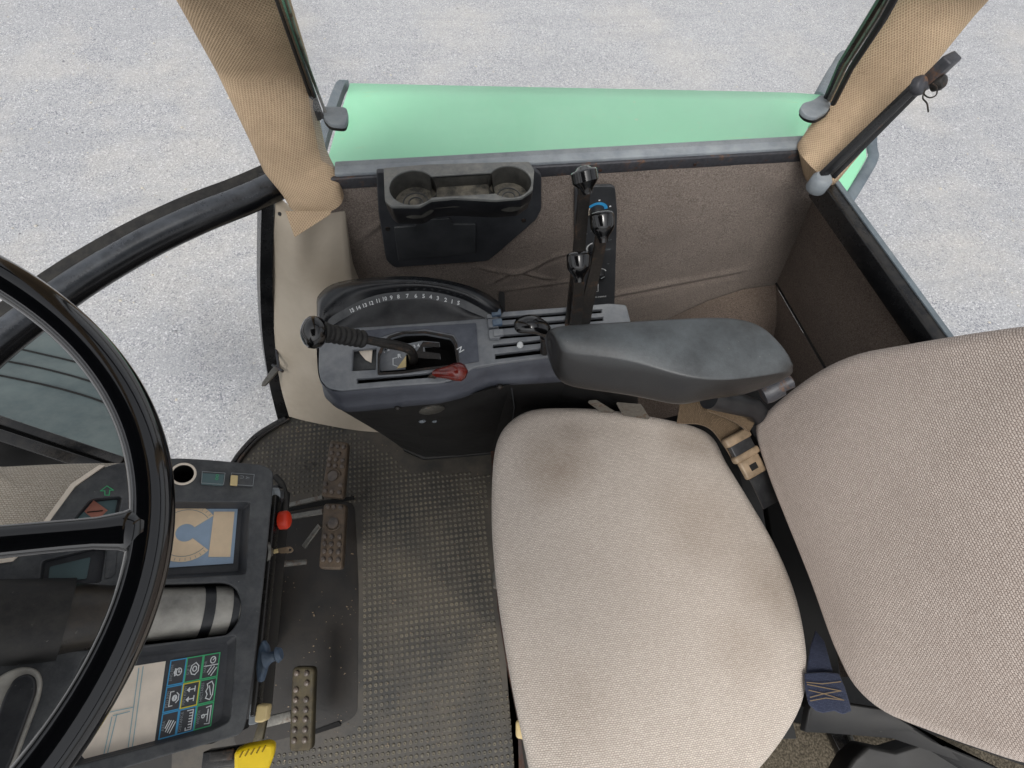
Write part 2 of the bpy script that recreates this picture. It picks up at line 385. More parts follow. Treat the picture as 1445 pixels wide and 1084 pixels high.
def tube(name, P, rad, mat, parent=None, n=16, **k): return link(name, fixn(tube_me(name, P, rad, n, **k)), mat, parent, 'auto')
def lathe(name, a, b, prof, mat, parent=None, n=28):
    """prof: (position along a->b 0..1, radius)"""
    a = V(a); b = V(b)
    return link(name, fixn(tube_me(name, [a + (b - a) * t_ for t_, _ in prof], [max(r, .0001) for _, r in prof], n)), mat, parent, 'auto')
def loft(name, rings, mat, parent=None, closed=True, caps=True, smooth='auto', angle=40, sub=0, uvscale=1, bevel=0):
    n = len(rings[0]); vs = [p for r in rings for p in r]; fs = []; uv = []
    L = 0
    for i, r in enumerate(rings):
        if i: L += (V(r[0]) - V(rings[i - 1][0])).length
        s = 0
        for k in range(n):
            if k: s += (V(r[k]) - V(r[k - 1])).length
            uv.append((s, L))
    for i in range(len(rings) - 1):
        for k in range(n if closed else n - 1): fs.append((i * n + k, i * n + (k + 1) % n, (i + 1) * n + (k + 1) % n, (i + 1) * n + k))
    if caps and closed: fs.append(tuple(range(n))[::-1]); fs.append(tuple((len(rings) - 1) * n + k for k in range(n)))
    return link(name, fixn(mesh(name, vs, fs, uv)), mat, parent, smooth, sub=sub, angle=angle, bevel=bevel)
def beam(name, A, B, w, t_, mat, parent=None, up=(0, 0, 1), bevel=.002, w2=None):
    """rectangular bar from A to B: width w sideways, thickness t_ along up"""
    A, B = V(A), V(B); d = (B - A).normalized(); u = V(up); u = (u - d * u.dot(d)).normalized(); s = d.cross(u); rings = []
    for p, ww in ((A, w), (B, w2 or w)):
        rings.append([p + s * ww / 2 + u * t_ / 2, p - s * ww / 2 + u * t_ / 2, p - s * ww / 2 - u * t_ / 2, p + s * ww / 2 - u * t_ / 2])
    return loft(name, rings, mat, parent, smooth=False, bevel=bevel)
def slab(name, P, thick, mat, parent=None, bevel=.002, d=None, uvf=None):
    """3-D polygon given thickness along d"""
    P = [V(p) for p in P]; n = (P[1] - P[0]).cross(P[2] - P[1]).normalized() if d is None else V(d)
    Q = [p + n * thick for p in P]; N = len(P)
    fs = [tuple(range(N)), tuple(range(2 * N - 1, N - 1, -1))] + [(i, (i + 1) % N, N + (i + 1) % N, N + i) for i in range(N)]
    fr = uvf
    uv = None
    if fr: uv = [((p - fr.o).dot(fr.u), (p - fr.o).dot(fr.v)) for p in P + Q]
    return link(name, fixn(mesh(name, P + Q, fs, uv)), mat, parent, bevel=bevel)
def pillow(name, fr, L, h, drop, crown, edge, mat, parent=None, px=True, n=5, seam=None, lump=0.):
    """upholstered cushion: closed outline (smoothed), domed top, rounded edge, straight sides"""
    P = smoothloop(fr.pts(L, h) if px else L, n); P = [V((p[0], p[1])) for p in P]
    c = sum(P, V((0, 0))) / len(P); N = len(P); vs = [fr.w(c.x, c.y, h + crown)]; uv = [(c.x, c.y)]; fs = []; rings = []
    prof = [(k / 14, 0.) for k in range(1, 14)]
    for t_, _ in prof: rings.append((t_ * (1 - edge * 1.0), h + crown * (1 - t_ ** 2.4)))
    for k in range(0, 7):
        a = k / 6 * math.pi / 2; rings.append((1 - edge + edge * math.sin(a), h - edge * .22 * (1 - math.cos(a)) - 0))
    hl = rings[-1][1]
    rings += [(1.0, hl - drop * .5), (.985, hl - drop * .85), (.94, hl - drop)]
    for t_, hh in rings:
        for p in P:
            q = c + (p - c) * t_; z = hh
            if lump: z += lump * math.sin(q.x * 23 + 1) * math.sin(q.y * 19) * min(1, (1 - min(t_, 1)) * 4)
            vs.append(fr.w(q.x, q.y, z)); uv.append((q.x, q.y))
    for k in range(N): fs.append((0, 1 + k, 1 + (k + 1) % N))
    for i in range(len(rings) - 1):
        for k in range(N):
            a = 1 + i * N; b = a + N; fs.append((a + k, b + k, b + (k + 1) % N, a + (k + 1) % N))
    b = 1 + (len(rings) - 1) * N; fs.append(tuple(b + k for k in range(N)))
    return link(name, fixn(mesh(name, vs, fs, uv)), mat, parent, True)
def pocket(name, fr, L, h, depth, mat, parent=None, r=0., px=True, shrink=1.):
    P = rnd(fr.pts(L, h) if px else L, r); c = sum((V(p) for p in P), V((0, 0))) / len(P); N = len(P); vs = []; 
    for hh, s in ((h, 1), (h - depth, shrink)):
        for p in P: q = c + (V(p) - c) * s; vs.append(fr.w(q.x, q.y, hh))
    fs = [(i, (i + 1) % N, N + (i + 1) % N, N + i) for i in range(N)] + [tuple(range(N, 2 * N))]
    me = mesh(name, vs, fs); return link(name, me, mat, parent, 'auto', angle=30)
def grid(name, rows, mat, parent=None, smooth=True, thick=0, uvf=None):
    nr, nc = len(rows), len(rows[0]); vs = [p for r in rows for p in r]; uv = []
    for r in rows:
        s = 0
        for k, p in enumerate(r):
            if k: s += (V(p) - V(r[k - 1])).length
            uv.append((s, 0))
    for c_ in range(nc):
        s = 0
        for i in range(nr):
            if i: s += (V(rows[i][c_]) - V(rows[i - 1][c_])).length
            uv[i * nc + c_] = (uv[i * nc + c_][0], s)
    fs = [(i * nc + k, i * nc + k + 1, (i + 1) * nc + k + 1, (i + 1) * nc + k) for i in range(nr - 1) for k in range(nc - 1)]
    o = link(name, mesh(name, vs, fs, uv), mat, parent, smooth)
    if thick:
        s = o.modifiers.new('solid', 'SOLIDIFY'); s.thickness = thick; s.offset = -1
    return o
FH = lambda z: Frame((0, 0, z), (0, 0, 1))

# ------------------------------------------------------------------ SETTING
vs = [(-150, -150, -1.35), (150, -150, -1.35), (150, 150, -1.35), (-150, 150, -1.35)]
tag(link('ground', mesh('ground', vs, [(0, 1, 2, 3)]), M['gravel']), kind='structure')
# ================================================================== CAB SHELL
YW = .787                                     # right-hand side wall plane
FW = Frame((0, YW, 0), (0, -1, 0), (1, 0, 0)) # u = +x, v = +z
# floor under everything
fl = [(402, 585), (372, 606), (345, 630), (326, 655), (280, 740), (180, 900), (120, 1100), (100, 1500), (1400, 1700), (1500, 900), (1300, 520), (1000, 430), (700, 420), (500, 500)]
tag(plate('floor', FH(0), fl, -.03, -.006, M['matte']), kind='structure')
cabt = thing('cab_frame', 'black painted tractor cab frame with curved front tube, rusty window rail and vertical door post', 'cab frame')
# side window rail: rusty black angle + grey weather strip on top
A = PY(455, 262, YW - .012); B = PY(1135, 224, YW - .012)
r0 = [PY(462, 250, YW), PY(1130, 213, YW)]
beam('window_rail', V((-.215, YW - .002, .631)), V((.752, YW - .002, .631)), .010, .026, M['rail'], cabt, bevel=.003)
for x in (-.12, .265, .305, .5): lathe('screw_hole', (x, YW - .006, .628), (x, YW - .0085, .628), [(0, .0035), (1, .0030)], M['brownstrip'], cabt, 12)
beam('weather_strip', V((-.205, YW + .016, .644)), V((.752, YW + .016, .644)), .034, .014, M['railgrey'], cabt, bevel=.004)
# rear rail from the back corner towards the camera
RA = Pz(1158, 262, .60); RB = Pz(1312, 478, .60); RC = RB + (RB - RA) * 1.6
up = V((0, 0, 1))
beam('rear_rail', RA, RC, .036, .045, M['paint'], cabt, up=up, bevel=.004)
off = V((.03, 0, .012))
tube('rear_window_seal', [RA + off + V((-.012, .0, 0)), RC + off + V((-.012, 0, 0))], .008, M['rubber'], cabt)
beam('rail_cap', RA + V((.011, 0, .0235)), RC + V((.011, 0, .0235)), .011, .004, M['lip'], cabt, up=up, bevel=.001)
beam('rear_weather_strip', RA + V((.036, 0, -.01)), RC + V((.036, 0, -.01)), .02, .012, M['lip'], cabt, bevel=.003)
# curved front lower tube
ft = [(392, 262, .60), (345, 283, .605), (280, 309, .61), (205, 345, .605), (120, 395, .60), (50, 445, .60), (-30, 510, .60), (-130, 610, .60), (-200, 720, .60)]
P = smoothpath([Pz(x, y, z) for x, y, z in ft], 8)
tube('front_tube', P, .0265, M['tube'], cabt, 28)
o_ = []
for i, p in enumerate(P):
    d = (P[min(i + 1, len(P) - 1)] - P[max(i - 1, 0)]).normalized(); s = d.cross(V((0, 0, 1))).normalized()
    s = -s if s.y < 0 else s
    o_.append([p + s * .026 + V((0, 0, .004)), p + s * .054 + V((0, 0, .012)), p + s * .055 + V((0, 0, .0)), p + s * .026 + V((0, 0, -.012))])
loft('glazing_seal', o_, M['rubber'], cabt)
# door-post style black frame down to the floor
fp = [(381, 262, .62), (379, 330, .52), (378, 400, .40), (381, 470, .25), (391, 540, .11), (403, 592, 0)]
rings = []
for x, y, z in smoothpath(fp, 5):
    p = Pz(x, y, z); q = Pz(x - 11 * (1 + 0), y + 1, z); s = (q - p)
    rings.append([p - s * .6, q, q + V((-.01, .035, 0)), p + V((0, .035, 0))])
loft('door_post', rings, M['paint'], cabt, angle=50)
# floor edge frame, front right corner
fe = [(403, 590), (385, 600), (363, 614), (345, 632), (328, 655), (290, 720), (240, 800)]
tube('floor_edge', smoothpath([Pz(x, y, .008) for x, y in fe], 5), .007, M['paint'], cabt, 10)
fe2 = [V(p) + V((.011, -.004, .001)) for p in smoothpath([Pz(x, y, .008) for x, y in fe], 5)]
tube('edge_rust', fe2, .004, M['lever'], cabt, 8)
# small latch hardware on the post
loft('striker', [[Pz(x, y, .2) + V((0, 0, dz)) for dz in (0, .008)] + [Pz(x + 3, y, .2) + V((0, 0, dz)) for dz in (.008, 0)] for x, y in [(388, 468), (390, 500), (393, 520)]], M['rail'], cabt)
tube('latch_bolt', [Pz(374, 479, .22), Pz(388, 479, .22)], .006, M['steel'], cabt, 12)
# window glass, right side
# unseen partial roof: slab added to blacken wheel reflections, plus rails over the pillars
rf = thing('partial_roof_blocker', 'unseen partial roof, dark slab added to blacken wheel reflections, rails above the beige pillars', 'roof')
bm = []
slab('reflection_blocker', [(-.85, -.72, 1.56), (.04, -.72, 1.56), (.04, .30, 1.56), (-.85, .30, 1.56)], .06, M['blocker'], rf, bevel=.02, d=(0, 0, 1))  # covers the wheel area only, sized for dark reflections in the rim
beam('side_rail', V((-.22, .76, 1.585)), V((1.0, .76, 1.585)), .09, .05, M['blocker'], rf)
beam('rear_rail', V((.95, .715, 1.585)), V((.95, -.72, 1.585)), .09, .05, M['blocker'], rf)
# ------------------------------------------------------------------ pillars
def pillar(par, st, thick, mat, n=28, ex=3.2, name='cover'):
    rings = []
    for (lx, ly, rx, ry, zl, zr) in st:
        L_ = Pz(lx, ly, zl); R_ = Pz(rx, ry, zr); mid = (L_ + R_) / 2; a = (R_ - L_) / 2
        view = (mid - CAM).normalized(); b = a.normalized().cross(V((0, 0, 1))); b = b if b.dot(view) > 0 else -b
        ring = []
        for k in range(n):
            th = 2 * math.pi * k / n; c_, s_ = math.cos(th), math.sin(th)
            cc = math.copysign(abs(c_) ** (2 / ex), c_); ss = math.copysign(abs(s_) ** (2 / ex), s_)
            ring.append(mid + b.normalized() * thick * .5 + a * cc + b.normalized() * ss * thick * .5)
        rings.append(ring)
    za = sum(p.z for p in rings[-2]) / n; zb = sum(p.z for p in rings[-1]) / n; k_ = (1.57 - zb) / (zb - za)
    rings.append([q + (q - p) * k_ * .9 for p, q in zip(rings[-2], rings[-1])])
    out = []
    for i in range(len(rings) - 1):
        for k in range(6):
            t_ = k / 6; out.append([rings[i][j].lerp(rings[i + 1][j], t_) for j in range(n)])
    out.append(rings[-1]); loft(name, out, mat, par, angle=60)
    return [sum(r, V((0, 0, 0))) / n for r in rings]
fpil = thing('front_pillar', 'beige perforated vinyl pillar at the left of the side window, above the smooth plastic trim', 'pillar')
mf = pillar(fpil, [(402, 303, 479, 302, .600, .612), (396, 289, 480, 272, .62, .635), (382, 262, 469, 225, .655, .665), (300, 118, 432, 110, .80, .81), (228, 0, 391, -2, .95, .96), (150, -130, 345, -130, 1.11, 1.12)], .075, M['pillar'], ex=2.3)
slab('cover_flap', [Pz(403, 298, .622), Pz(468, 298, .628), Pz(466, 303, .626), Pz(416, 335, .605)], .002, M['pillar'], fpil, bevel=.0008, d=(0, -.7, .7), uvf=Frame((0, 0, .6), (0, -.7, .7)))
rpil = thing('rear_pillar', 'beige perforated vinyl pillar at the right of the side window with a bare steel bracket on it', 'pillar')
mr = pillar(rpil, [(1128, 246, 1162, 278, .60, .585), (1117, 206, 1170, 262, .655, .64), (1180, 128, 1264, 168, .76, .745), (1283, 0, 1383, 30, .92, .90), (1388, -130, 1508, -100, 1.06, 1.04)], .055, M['pillar'], ex=2.6)

rowsg = []
for zz_ in (.645, .75, .95, 1.1, 1.3, 1.5):
    def at_z(ms):
        for a, b in zip(ms[:-1], ms[1:]):
            if a.z <= zz_ <= b.z: return a.lerp(b, (zz_ - a.z) / (b.z - a.z))
        return ms[0].lerp(ms[1], 0)
    A, B = at_z(mf).copy(), at_z(mr).copy(); A.z = B.z = zz_; A.y = B.y = YW + .016 + .075 * min(1, max(0, (zz_ - .645) / .3))
    rowsg.append([A, A.lerp(B, .5), B])
tag(grid('side_window', rowsg, M['glass']), 'clear dusty side window pane above the cup holder, between the two beige pillars', 'window')
# ------------------------------------------------------------------ window stays (thin channel strips with end tabs)
def stay(par_label, pts, tabpts, ztab, w, name='window_frame_strip'):
    t0 = thing(name, par_label, 'window frame')
    tube('channel', [Pz(*p) for p in pts[0]], w, M['paint'], t0, 8)
    tube('chrome_edge', [Pz(*p) for p in pts[1]], w * .6, M['steel'], t0, 8)
    tube('seal', [Pz(*p) for p in pts[2]], w * .8, M['rubber'], t0, 8)
    F_ = FH(ztab)
    plate('end_tab', F_, tabpts, -.004, .004, M['railgrey'], t0, r=.008, bevel=.0015)
    plate('tab_pad', F_, [(x, y + 4) for x, y in tabpts], -.014, -.006, M['rubber'], t0, r=.008, bevel=.0015)
    return t0
stay('thin black window channel with chrome edge running down beside the left beige pillar to a grey end tab',
    [[(455, 168, .735), (445, 140, .76), (410, 40, .92), (395, -5, 1.0), (350, -130, 1.15)], [(460, 160, .737), (449, 132, .762), (416, 40, .92), (402, -5, 1.0), (357, -130, 1.15)], [(451, 170, .735), (440, 140, .76), (405, 40, .92), (390, -5, 1.0), (345, -130, 1.15)]],
    [(455, 150), (470, 150), (489, 151), (491, 164), (487, 177), (465, 175), (456, 166)], .735, .0042)
stay('thin black window channel running down beside the right beige pillar to a rusty grey end tab',
    [[(1166, 140, .735), (1188, 88, .82), (1232, 18, .94), (1246, -5, .97), (1330, -130, 1.1)], [(1170, 141, .745), (1194, 92, .825), (1239, 22, .945), (1254, -5, .975), (1338, -130, 1.1)], [(1176, 146, .75), (1201, 96, .84), (1247, 26, .965), (1264, -5, .99), (1348, -130, 1.1)]],
    [(1160, 132), (1174, 146), (1168, 157), (1152, 166), (1138, 163), (1129, 154), (1133, 145), (1148, 141)], .735, .0062)
# long bracket on the rear pillar with hinge and cotter pin
br = thing('hinge_bracket', 'long rusty steel hinge bracket with a wire cotter pin lying along the right beige pillar', 'bracket')
a0, a1 = (1160, 252, .66), (1335, 88, .89)
A0 = Pz(*a0); A1 = Pz(*a1); nrm = V((.25, -.55, .6))
beam('arm', Pz(1158, 250, .665), Pz(1293, 120, .83), .016, .010, M['paint'], br, up=nrm, bevel=.002)
beam('channel', Pz(1174, 250, .66), Pz(1312, 110, .83), .012, .010, M['paint'], br, up=nrm, bevel=.002)
beam('inner_strip', Pz(1167, 250, .664), Pz(1302, 116, .832), .010, .004, M['lever'], br, up=nrm, bevel=.001)
beam('end_bar', Pz(1300, 124, .835), Pz(1345, 80, .89), .030, .018, M['rail'], br, up=nrm, bevel=.003)
hp = Pz(1292, 122, .85); lathe('hinge_eye', hp, hp + nrm.normalized() * .012, [(0, .014), (.1, .0145), (.7, .0145), (.95, .012), (1, .007)], M['rail'], br)
hp2 = Pz(1318, 118, .85); lathe('hinge_pin', hp2, hp2 + nrm.normalized() * .016, [(0, .012), (.6, .012), (.9, .009), (1, .004)], M['lever'], br)
cp = [(1316, 118), (1322, 124), (1321, 134), (1312, 138), (1304, 133), (1306, 126), (1302, 138), (1308, 146), (1310, 158)]
tube('cotter_pin', smoothpath([Pz(x, y, .87) for x, y in cp], 5), .0011, M['lever'], br, 8)
e0 = Pz(1158, 256, .66)
lathe('end_knuckle', e0 + V((0, 0, -.02)), e0 + V((0, 0, .012)), [(0, .017), (.1, .019), (.8, .019), (1, .014)], M['railgrey'], br)
# ------------------------------------------------------------------ fender outside
fen = thing('fender', 'pale mint green rear wheel fender with grey rubber lip outside the side window', 'fender')
zf = .50
def frow(off_z, pts): return [Pz(x, y, z + off_z) for x, y, z in pts]
rows = []
base_far = [(452, 119, .43), (478, 118, .465), (494, 117.5, .478), (560, 119, .492), (650, 121, .5), (750, 123, .503), (850, 125, .505), (950, 127, .503), (1050, 129, .5), (1120, 131, .493), (1162, 134, .48), (1205, 150, .45), (1240, 190, .40)]
base_far = base_far[2:-2]
far = [Pz(*p) for p in base_far]; N_ = len(far)
near = [V((min(p.x, .76) + (-.075 if i < 1 else 0), YW + .035, p.z + .01)) for i, p in enumerate(far)]
for k in range(9):
    t_ = k / 8; rows.append([far[i].lerp(near[i], t_) + V((0, 0, .008 * math.sin(math.pi * t_))) for i in range(N_)])
down = [p + V((0, .012, -.02)) for p in far]; down2 = [p + V((0, .014, -.25)) for p in far]
grid('fender_panel', [down2, down] + rows, M['green'], fen)
lipL = [Pz(492, 115, .49), Pz(486, 122, .486), Pz(476, 150, .48), Pz(466, 180, .485), Pz(458, 210, .49)]
w_ = [(-16, 0), (-16, 4), (-14, 4), (-10, 4), (-10, 4)]
rg = []
for p in smoothpath(lipL, 5):
    rg.append([p + V((0, 0, .004)), p + V((-.022, 0, .006)), p + V((-.034, 0, -.012)), p + V((-.036, 0, -.03)), p + V((-.002, 0, -.02))])
loft('front_lip', rg, M['lip'], fen, angle=60)
# rear part of the fender seen behind the pillar
z2 = .48
plate('rear_panel', FH(z2), [(1135, 150), (1162, 136), (1200, 150), (1222, 205), (1224, 222), (1190, 282), (1176, 262), (1150, 205)], -.01, 0, M['green'], fen, r=.01, bevel=.003)
q = [(1156, 134), (1166, 116), (1178, 96), (1196, 76), (1230, 110), (1230, 200), (1232, 222), (1216, 252), (1196, 284), (1186, 300)]
tube('rear_lip', smoothpath([Pz(x, y, z2) for x, y in q], 6), .013, M['lip'], fen, 14, flatten=.6)
# ------------------------------------------------------------------ interior side walls
sw = thing('side_wall', 'brown carpeted side wall panel under the side window behind the levers', 'wall')
q1 = PY(1153, 276, YW - .004); q2 = PY(1096, 400, YW - .006)
rows = []
def fold(d, w, a): return .65 * a * (math.exp(-(d / w) ** 2) - .8 * math.exp(-((d + w * 1.3) / w) ** 2))
for j in range(111):
    v = .628 - .60 * j / 110; r_ = []
    ur_ = q1.x + (q2.x - q1.x) * (q1.z - v) / (q1.z - q2.z) + .004
    for i in range(171):
        u = -.30 + (ur_ + .30) * i / 170
        bul = .010 * math.sin(math.pi * min(1, max(0, (u + .25) / 1.1))) * math.sin(math.pi * min(1, j / 75))
        e_ = lambda a, b: max(0, min(1, (u - a) / .05)) * max(0, min(1, (b - u) / .05))
        wr = fold(v - .30 - .55 * (u - .10) - .006 * math.sin(u * 60), .008, .009) * e_(.07, .30)
        wr += fold(v - .345 + .35 * (u - .10) - .004 * math.sin(u * 47), .007, .008) * e_(.04, .27)
        wr += fold(v - .25 - .12 * (u - .10), .008, .007) * e_(.10, .34)
        wr += fold(v - .50 - .9 * (u + .17), .010, .006) * e_(-.22, -.08)
        wr += fold(v - .19 - .20 * (u - .45), .014, .010) * e_(.36, .80)
        wr += .0005 * math.sin(u * 37 + 3 * math.sin(v * 21)) * math.sin(v * 29)
        r_.append(V((u, YW - .006 - bul - wr, v)))
    rows.append(r_)
grid('carpet_panel', rows, M['carpet'], sw)
s1 = PY(1153, 276, YW - .004); s2 = PY(1096, 400, YW - .006); s3 = PY(960, 442, YW - .012)
# lower wheel-arch cover
lowp = [s2 + V((.004, -.004, 0)), PY(1050, 408, YW - .012), PY(1000, 424, YW - .012), s3, PY(900, 470, YW - .012)]
b_ = [Pz(1086, 500, .03), Pz(1040, 540, .08), Pz(980, 580, .20), Pz(900, 600, .18), Pz(860, 590, .15)]
rows = [[a.lerp(c_, t_) + V((0, -.012, .015)) * math.sin(math.pi * min(t_ * 1.1, 1)) for a, c_ in zip(lowp, b_)] for t_ in [k / 8 for k in range(9)]]
aw = tag(grid('wheel_arch_cover', rows, M['carpet2']), 'brown carpet wheel arch cover low in the back corner behind the armrest', 'arch cover')
rw = thing('rear_wall', 'dark brown carpeted rear quarter panel between the armrest and the rear window rail', 'wall')
a1 = PY(1153, 268, YW - .004); a2 = Pz(1308, 482, .60); a3 = a2 + (a2 - a1) * 1.5
b1 = PY(1096, 400, YW - .006); b2 = Pz(1168, 524, .30); b3 = b2 + (b2 - b1) * 1.8
def q3(A, B, C, n=8): return [A.lerp(B, k / n) for k in range(n)] + [B.lerp(C, k / n) for k in range(n + 1)]
tp = q3(a1, a2, a3); bt = q3(b1, b2, b3)
rows = [[a.lerp(c_, t_) + V((-.010, 0, 0)) * math.sin(math.pi * t_) * min(1, i_ / 3) for i_, (a, c_) in enumerate(zip(tp, bt))] for t_ in [k / 10 for k in range(11)]]
grid('carpet_panel', rows, M['carpet2'], rw)
g1_ = [b1 + V((-.004, 0, -.002)), b2 + V((-.004, 0, -.002)), b3]
g2_ = [Pz(1089, 424, .13), Pz(1148, 540, .22), b3 + V((-.05, 0, -.08))]
g3_ = [Pz(1084, 470, .05), Pz(1120, 590, .05), b3 + V((-.09, 0, -.26))]
grid('lower_return', [[g1_[0], g1_[0].lerp(g1_[1], .5), g1_[1], g1_[2]], [g2_[0], g2_[0].lerp(g2_[1], .5), g2_[1], g2_[2]], [g3_[0], g3_[0].lerp(g3_[1], .5), g3_[1], g3_[2]]], M['carpet2'], rw)
tube('piping', [b1, b1.lerp(b2, .5), b2, b3], .004, M['rubber'], rw, 8)
# a piece of darkness under it: bulkhead below
#slab('bulkhead', [(.76, .74, .3), (.9, -.6, .3), (.9, -.6, 0), (.76, .74, 0)], .01, M['matte'], rw, d=(1, 0, 0))
slab('lower_board', [(-.22, YW + .008, .59), (.74, YW + .008, .59), (.85, YW + .008, .0), (-.30, YW + .008, .0)], .01, M['matte'], sw, d=(0, 1, 0))
# beige plastic trim below the front pillar
tr = thing('corner_trim', 'smooth beige plastic corner trim below the left pillar, beside the black post', 'trim panel')
def edge(pts, n=6): return smoothpath([Pz(*p) for p in pts], n)
L1 = edge([(386, 272, .59), (389, 300, .575), (386, 340, .50), (385, 400, .39), (387, 470, .25), (395, 540, .12), (408, 588, .015)])
L2 = edge([(421, 296, .575), (419, 322, .56), (416, 360, .50), (415, 410, .40), (414, 470, .28), (418, 530, .16), (440, 596, .012)])
L3 = edge([(455, 280, .57), (455, 302, .56), (452, 350, .50), (452, 410, .41), (458, 470, .32), (470, 540, .18), (500, 607, .010)])
L4 = edge([(482, 270, .575), (486, 296, .565), (490, 340, .50), (497, 400, .40), (512, 470, .30), (530, 540, .16), (560, 612, .008)])
L5 = [p + V((.0, .05, 0)) for p in L4]
ctl = list(zip(L1, L2, L3, L4)); rows = []
for a in ctl:
    pts = smoothpath(list(a), 5); rows.append([a[0] + V((-.005, .04, 0))] + pts + [a[3] + V((.002, .006, 0)), a[3] + V((.002, .09, 0))])
grid('trim_shell', rows, M['plinth'], tr, smooth=True)
for x, y, z in ((395, 302, .575), (391, 425, .34)):
    p = Pz(x, y, z); d = (CAM - p).normalized(); lathe('screw', p - d * .002, p + d * .004, [(0, .004), (.5, .004), (1, .002)], M['blk'], tr, 12)
hd = thing('latch_handle', 'small flat grey latch handle pointing out of the black post beside the beige trim', 'handle')
slab('lever', [Pz(371, 541, .17), Pz(370, 546, .17), Pz(376, 545, .17), Pz(394, 524, .17), Pz(396, 514, .17), Pz(388, 517, .17)], .006, M['steel'], hd, d=(0, 0, 1), bevel=.0015)
tube('pivot', [Pz(385, 515, .17), Pz(399, 524, .18)], .004, M['rail'], hd, 10)
# ------------------------------------------------------------------ front side outside: dark tinted panel below the tube, black lower frame
ho = thing('front_panel', 'dusty dark grey tinted panel with three thin grooves beyond the curved front tube', 'frontpanel')
zh = -.05
fh = FH(zh)
hp_ = [(-200, 350), (0, 430), (62, 450), (110, 478), (150, 540), (185, 640), (200, 760), (-200, 760)]
hf = Frame(Pz(60, 560, zh), (.25, .5, .83), (1, 0, 0))
plate('side_panel', hf, [(-300, 410), (-60, 415), (60, 440), (120, 456), (168, 508), (200, 570), (220, 650), (228, 760), (-300, 760)], -.02, 0, M['frontpanel'], ho, r=.03, bevel=.006)
for L in ([(25, 492), (60, 500), (110, 512), (160, 528)], [(0, 508), (60, 520), (120, 536), (185, 558)], [(-60, 518), (0, 530), (70, 545), (130, 562), (190, 586)]):
    tube('groove', smoothpath([hf.px(x, y, .001) for x, y in L], 5), .0032, M['void'], ho, 8)
lf = thing('front_sill', 'black painted lower front frame under the dash pad', 'frame')
slab('sill_bar', [Pz(-80, 568, .42), Pz(0, 592, .42), Pz(80, 618, .42), Pz(175, 654, .42), Pz(185, 690, .42), Pz(-100, 690, .42)], .02, M['void'], lf, d=(0, 0, -1), bevel=.003)
beam('sill_lip', Pz(-80, 566, .425), Pz(175, 652, .425), .016, .012, M['paint'], lf)
beam('cross_bar', Pz(-80, 588, .44), Pz(150, 664, .44), .02, .016, M['paint'], lf)

# loose stones scattered over the gravel
sv_, sf_ = [], []
rs = random.Random(9)
for k in range(1700):
    x = rs.uniform(-4.2, 4.6); y = rs.uniform(-1.2, 5.2); r_ = rs.choice((.004, .005, .006, .008, .011)) * rs.uniform(.7, 1.3); a = rs.random() * 6.28; b0 = len(sv_)
    for (dx, dy, dz) in ((1, 0, .2), (.3, .8, .1), (-.8, .5, .25), (-.7, -.6, .1), (.4, -.9, .2)):
        ca, sa_ = math.cos(a), math.sin(a); q_ = rs.uniform(.75, 1.2)
        sv_.append((x + (dx * ca - dy * sa_) * r_ * q_, y + (dx * sa_ + dy * ca) * r_ * q_, -1.35 + r_ * dz))
    sv_.append((x + r_ * .1, y, -1.35 + r_ * rs.uniform(.6, .9)))
    for j in range(5): sf_.append((b0 + j, b0 + (j + 1) % 5, b0 + 5))
t = NT('loose stone'); c = t.mix(t.rng(t.noise(3.7, 2), .4, .6), lin((205, 204, 200)), lin((136, 137, 142))); c = t.mix(t.rng(t.noise(9, 1), .45, .6), c, lin((196, 190, 178))); t.set(Base_Color=c, Roughness=.9)
tag(link('loose_stones', mesh('loose_stones', sv_, sf_), t.m), 'small loose stones scattered over the grey gravel yard', 'stones', kind='stuff')
# ================================================================== FLOOR MAT WITH STUDS
fm = thing('floor_mat', 'worn dark rubber floor mat with rows of small round studs', 'floor mat')
F0 = FH(0)
outl = [(402, 588), (515, 606), (640, 660), (693, 640), (697, 760), (708, 880), (728, 980), (748, 1110), (240, 1120), (330, 1040), (395, 1000), (386, 800), (386, 726), (250, 800), (326, 655), (363, 614)]
plate('rubber_sheet', F0, [(402, 588), (470, 590), (560, 560), (700, 560), (700, 760), (712, 880), (732, 980), (770, 1160), (240, 1160), (250, 800), (326, 655), (363, 614)], -.006, .0, M['mat'], fm)
plate('smooth_panel', F0, [(386, 728), (500, 706), (506, 830), (504, 1010), (482, 1022), (330, 1060), (330, 800)], .0004, .0012, M['mat2'], fm, r=.03)
def inside(p, P):
    c_ = False
    for i in range(len(P)):
        a, b = P[i], P[i - 1]
        if (a[1] > p[1]) != (b[1] > p[1]) and p[0] < (b[0] - a[0]) * (p[1] - a[1]) / (b[1] - a[1]) + a[0]: c_ = not c_
    return c_
poly = F0.pts([(420, 590), (505, 612), (560, 648), (575, 664), (690, 668), (686, 760), (697, 860), (712, 960), (726, 1040), (745, 1140), (250, 1140), (330, 1060), (400, 1062), (500, 1034), (512, 1010), (512, 712), (440, 700), (398, 702), (386, 690), (360, 655), (345, 650), (372, 622)], 0)
sv, sf = [], []
pit, pitv = .0122, .0133
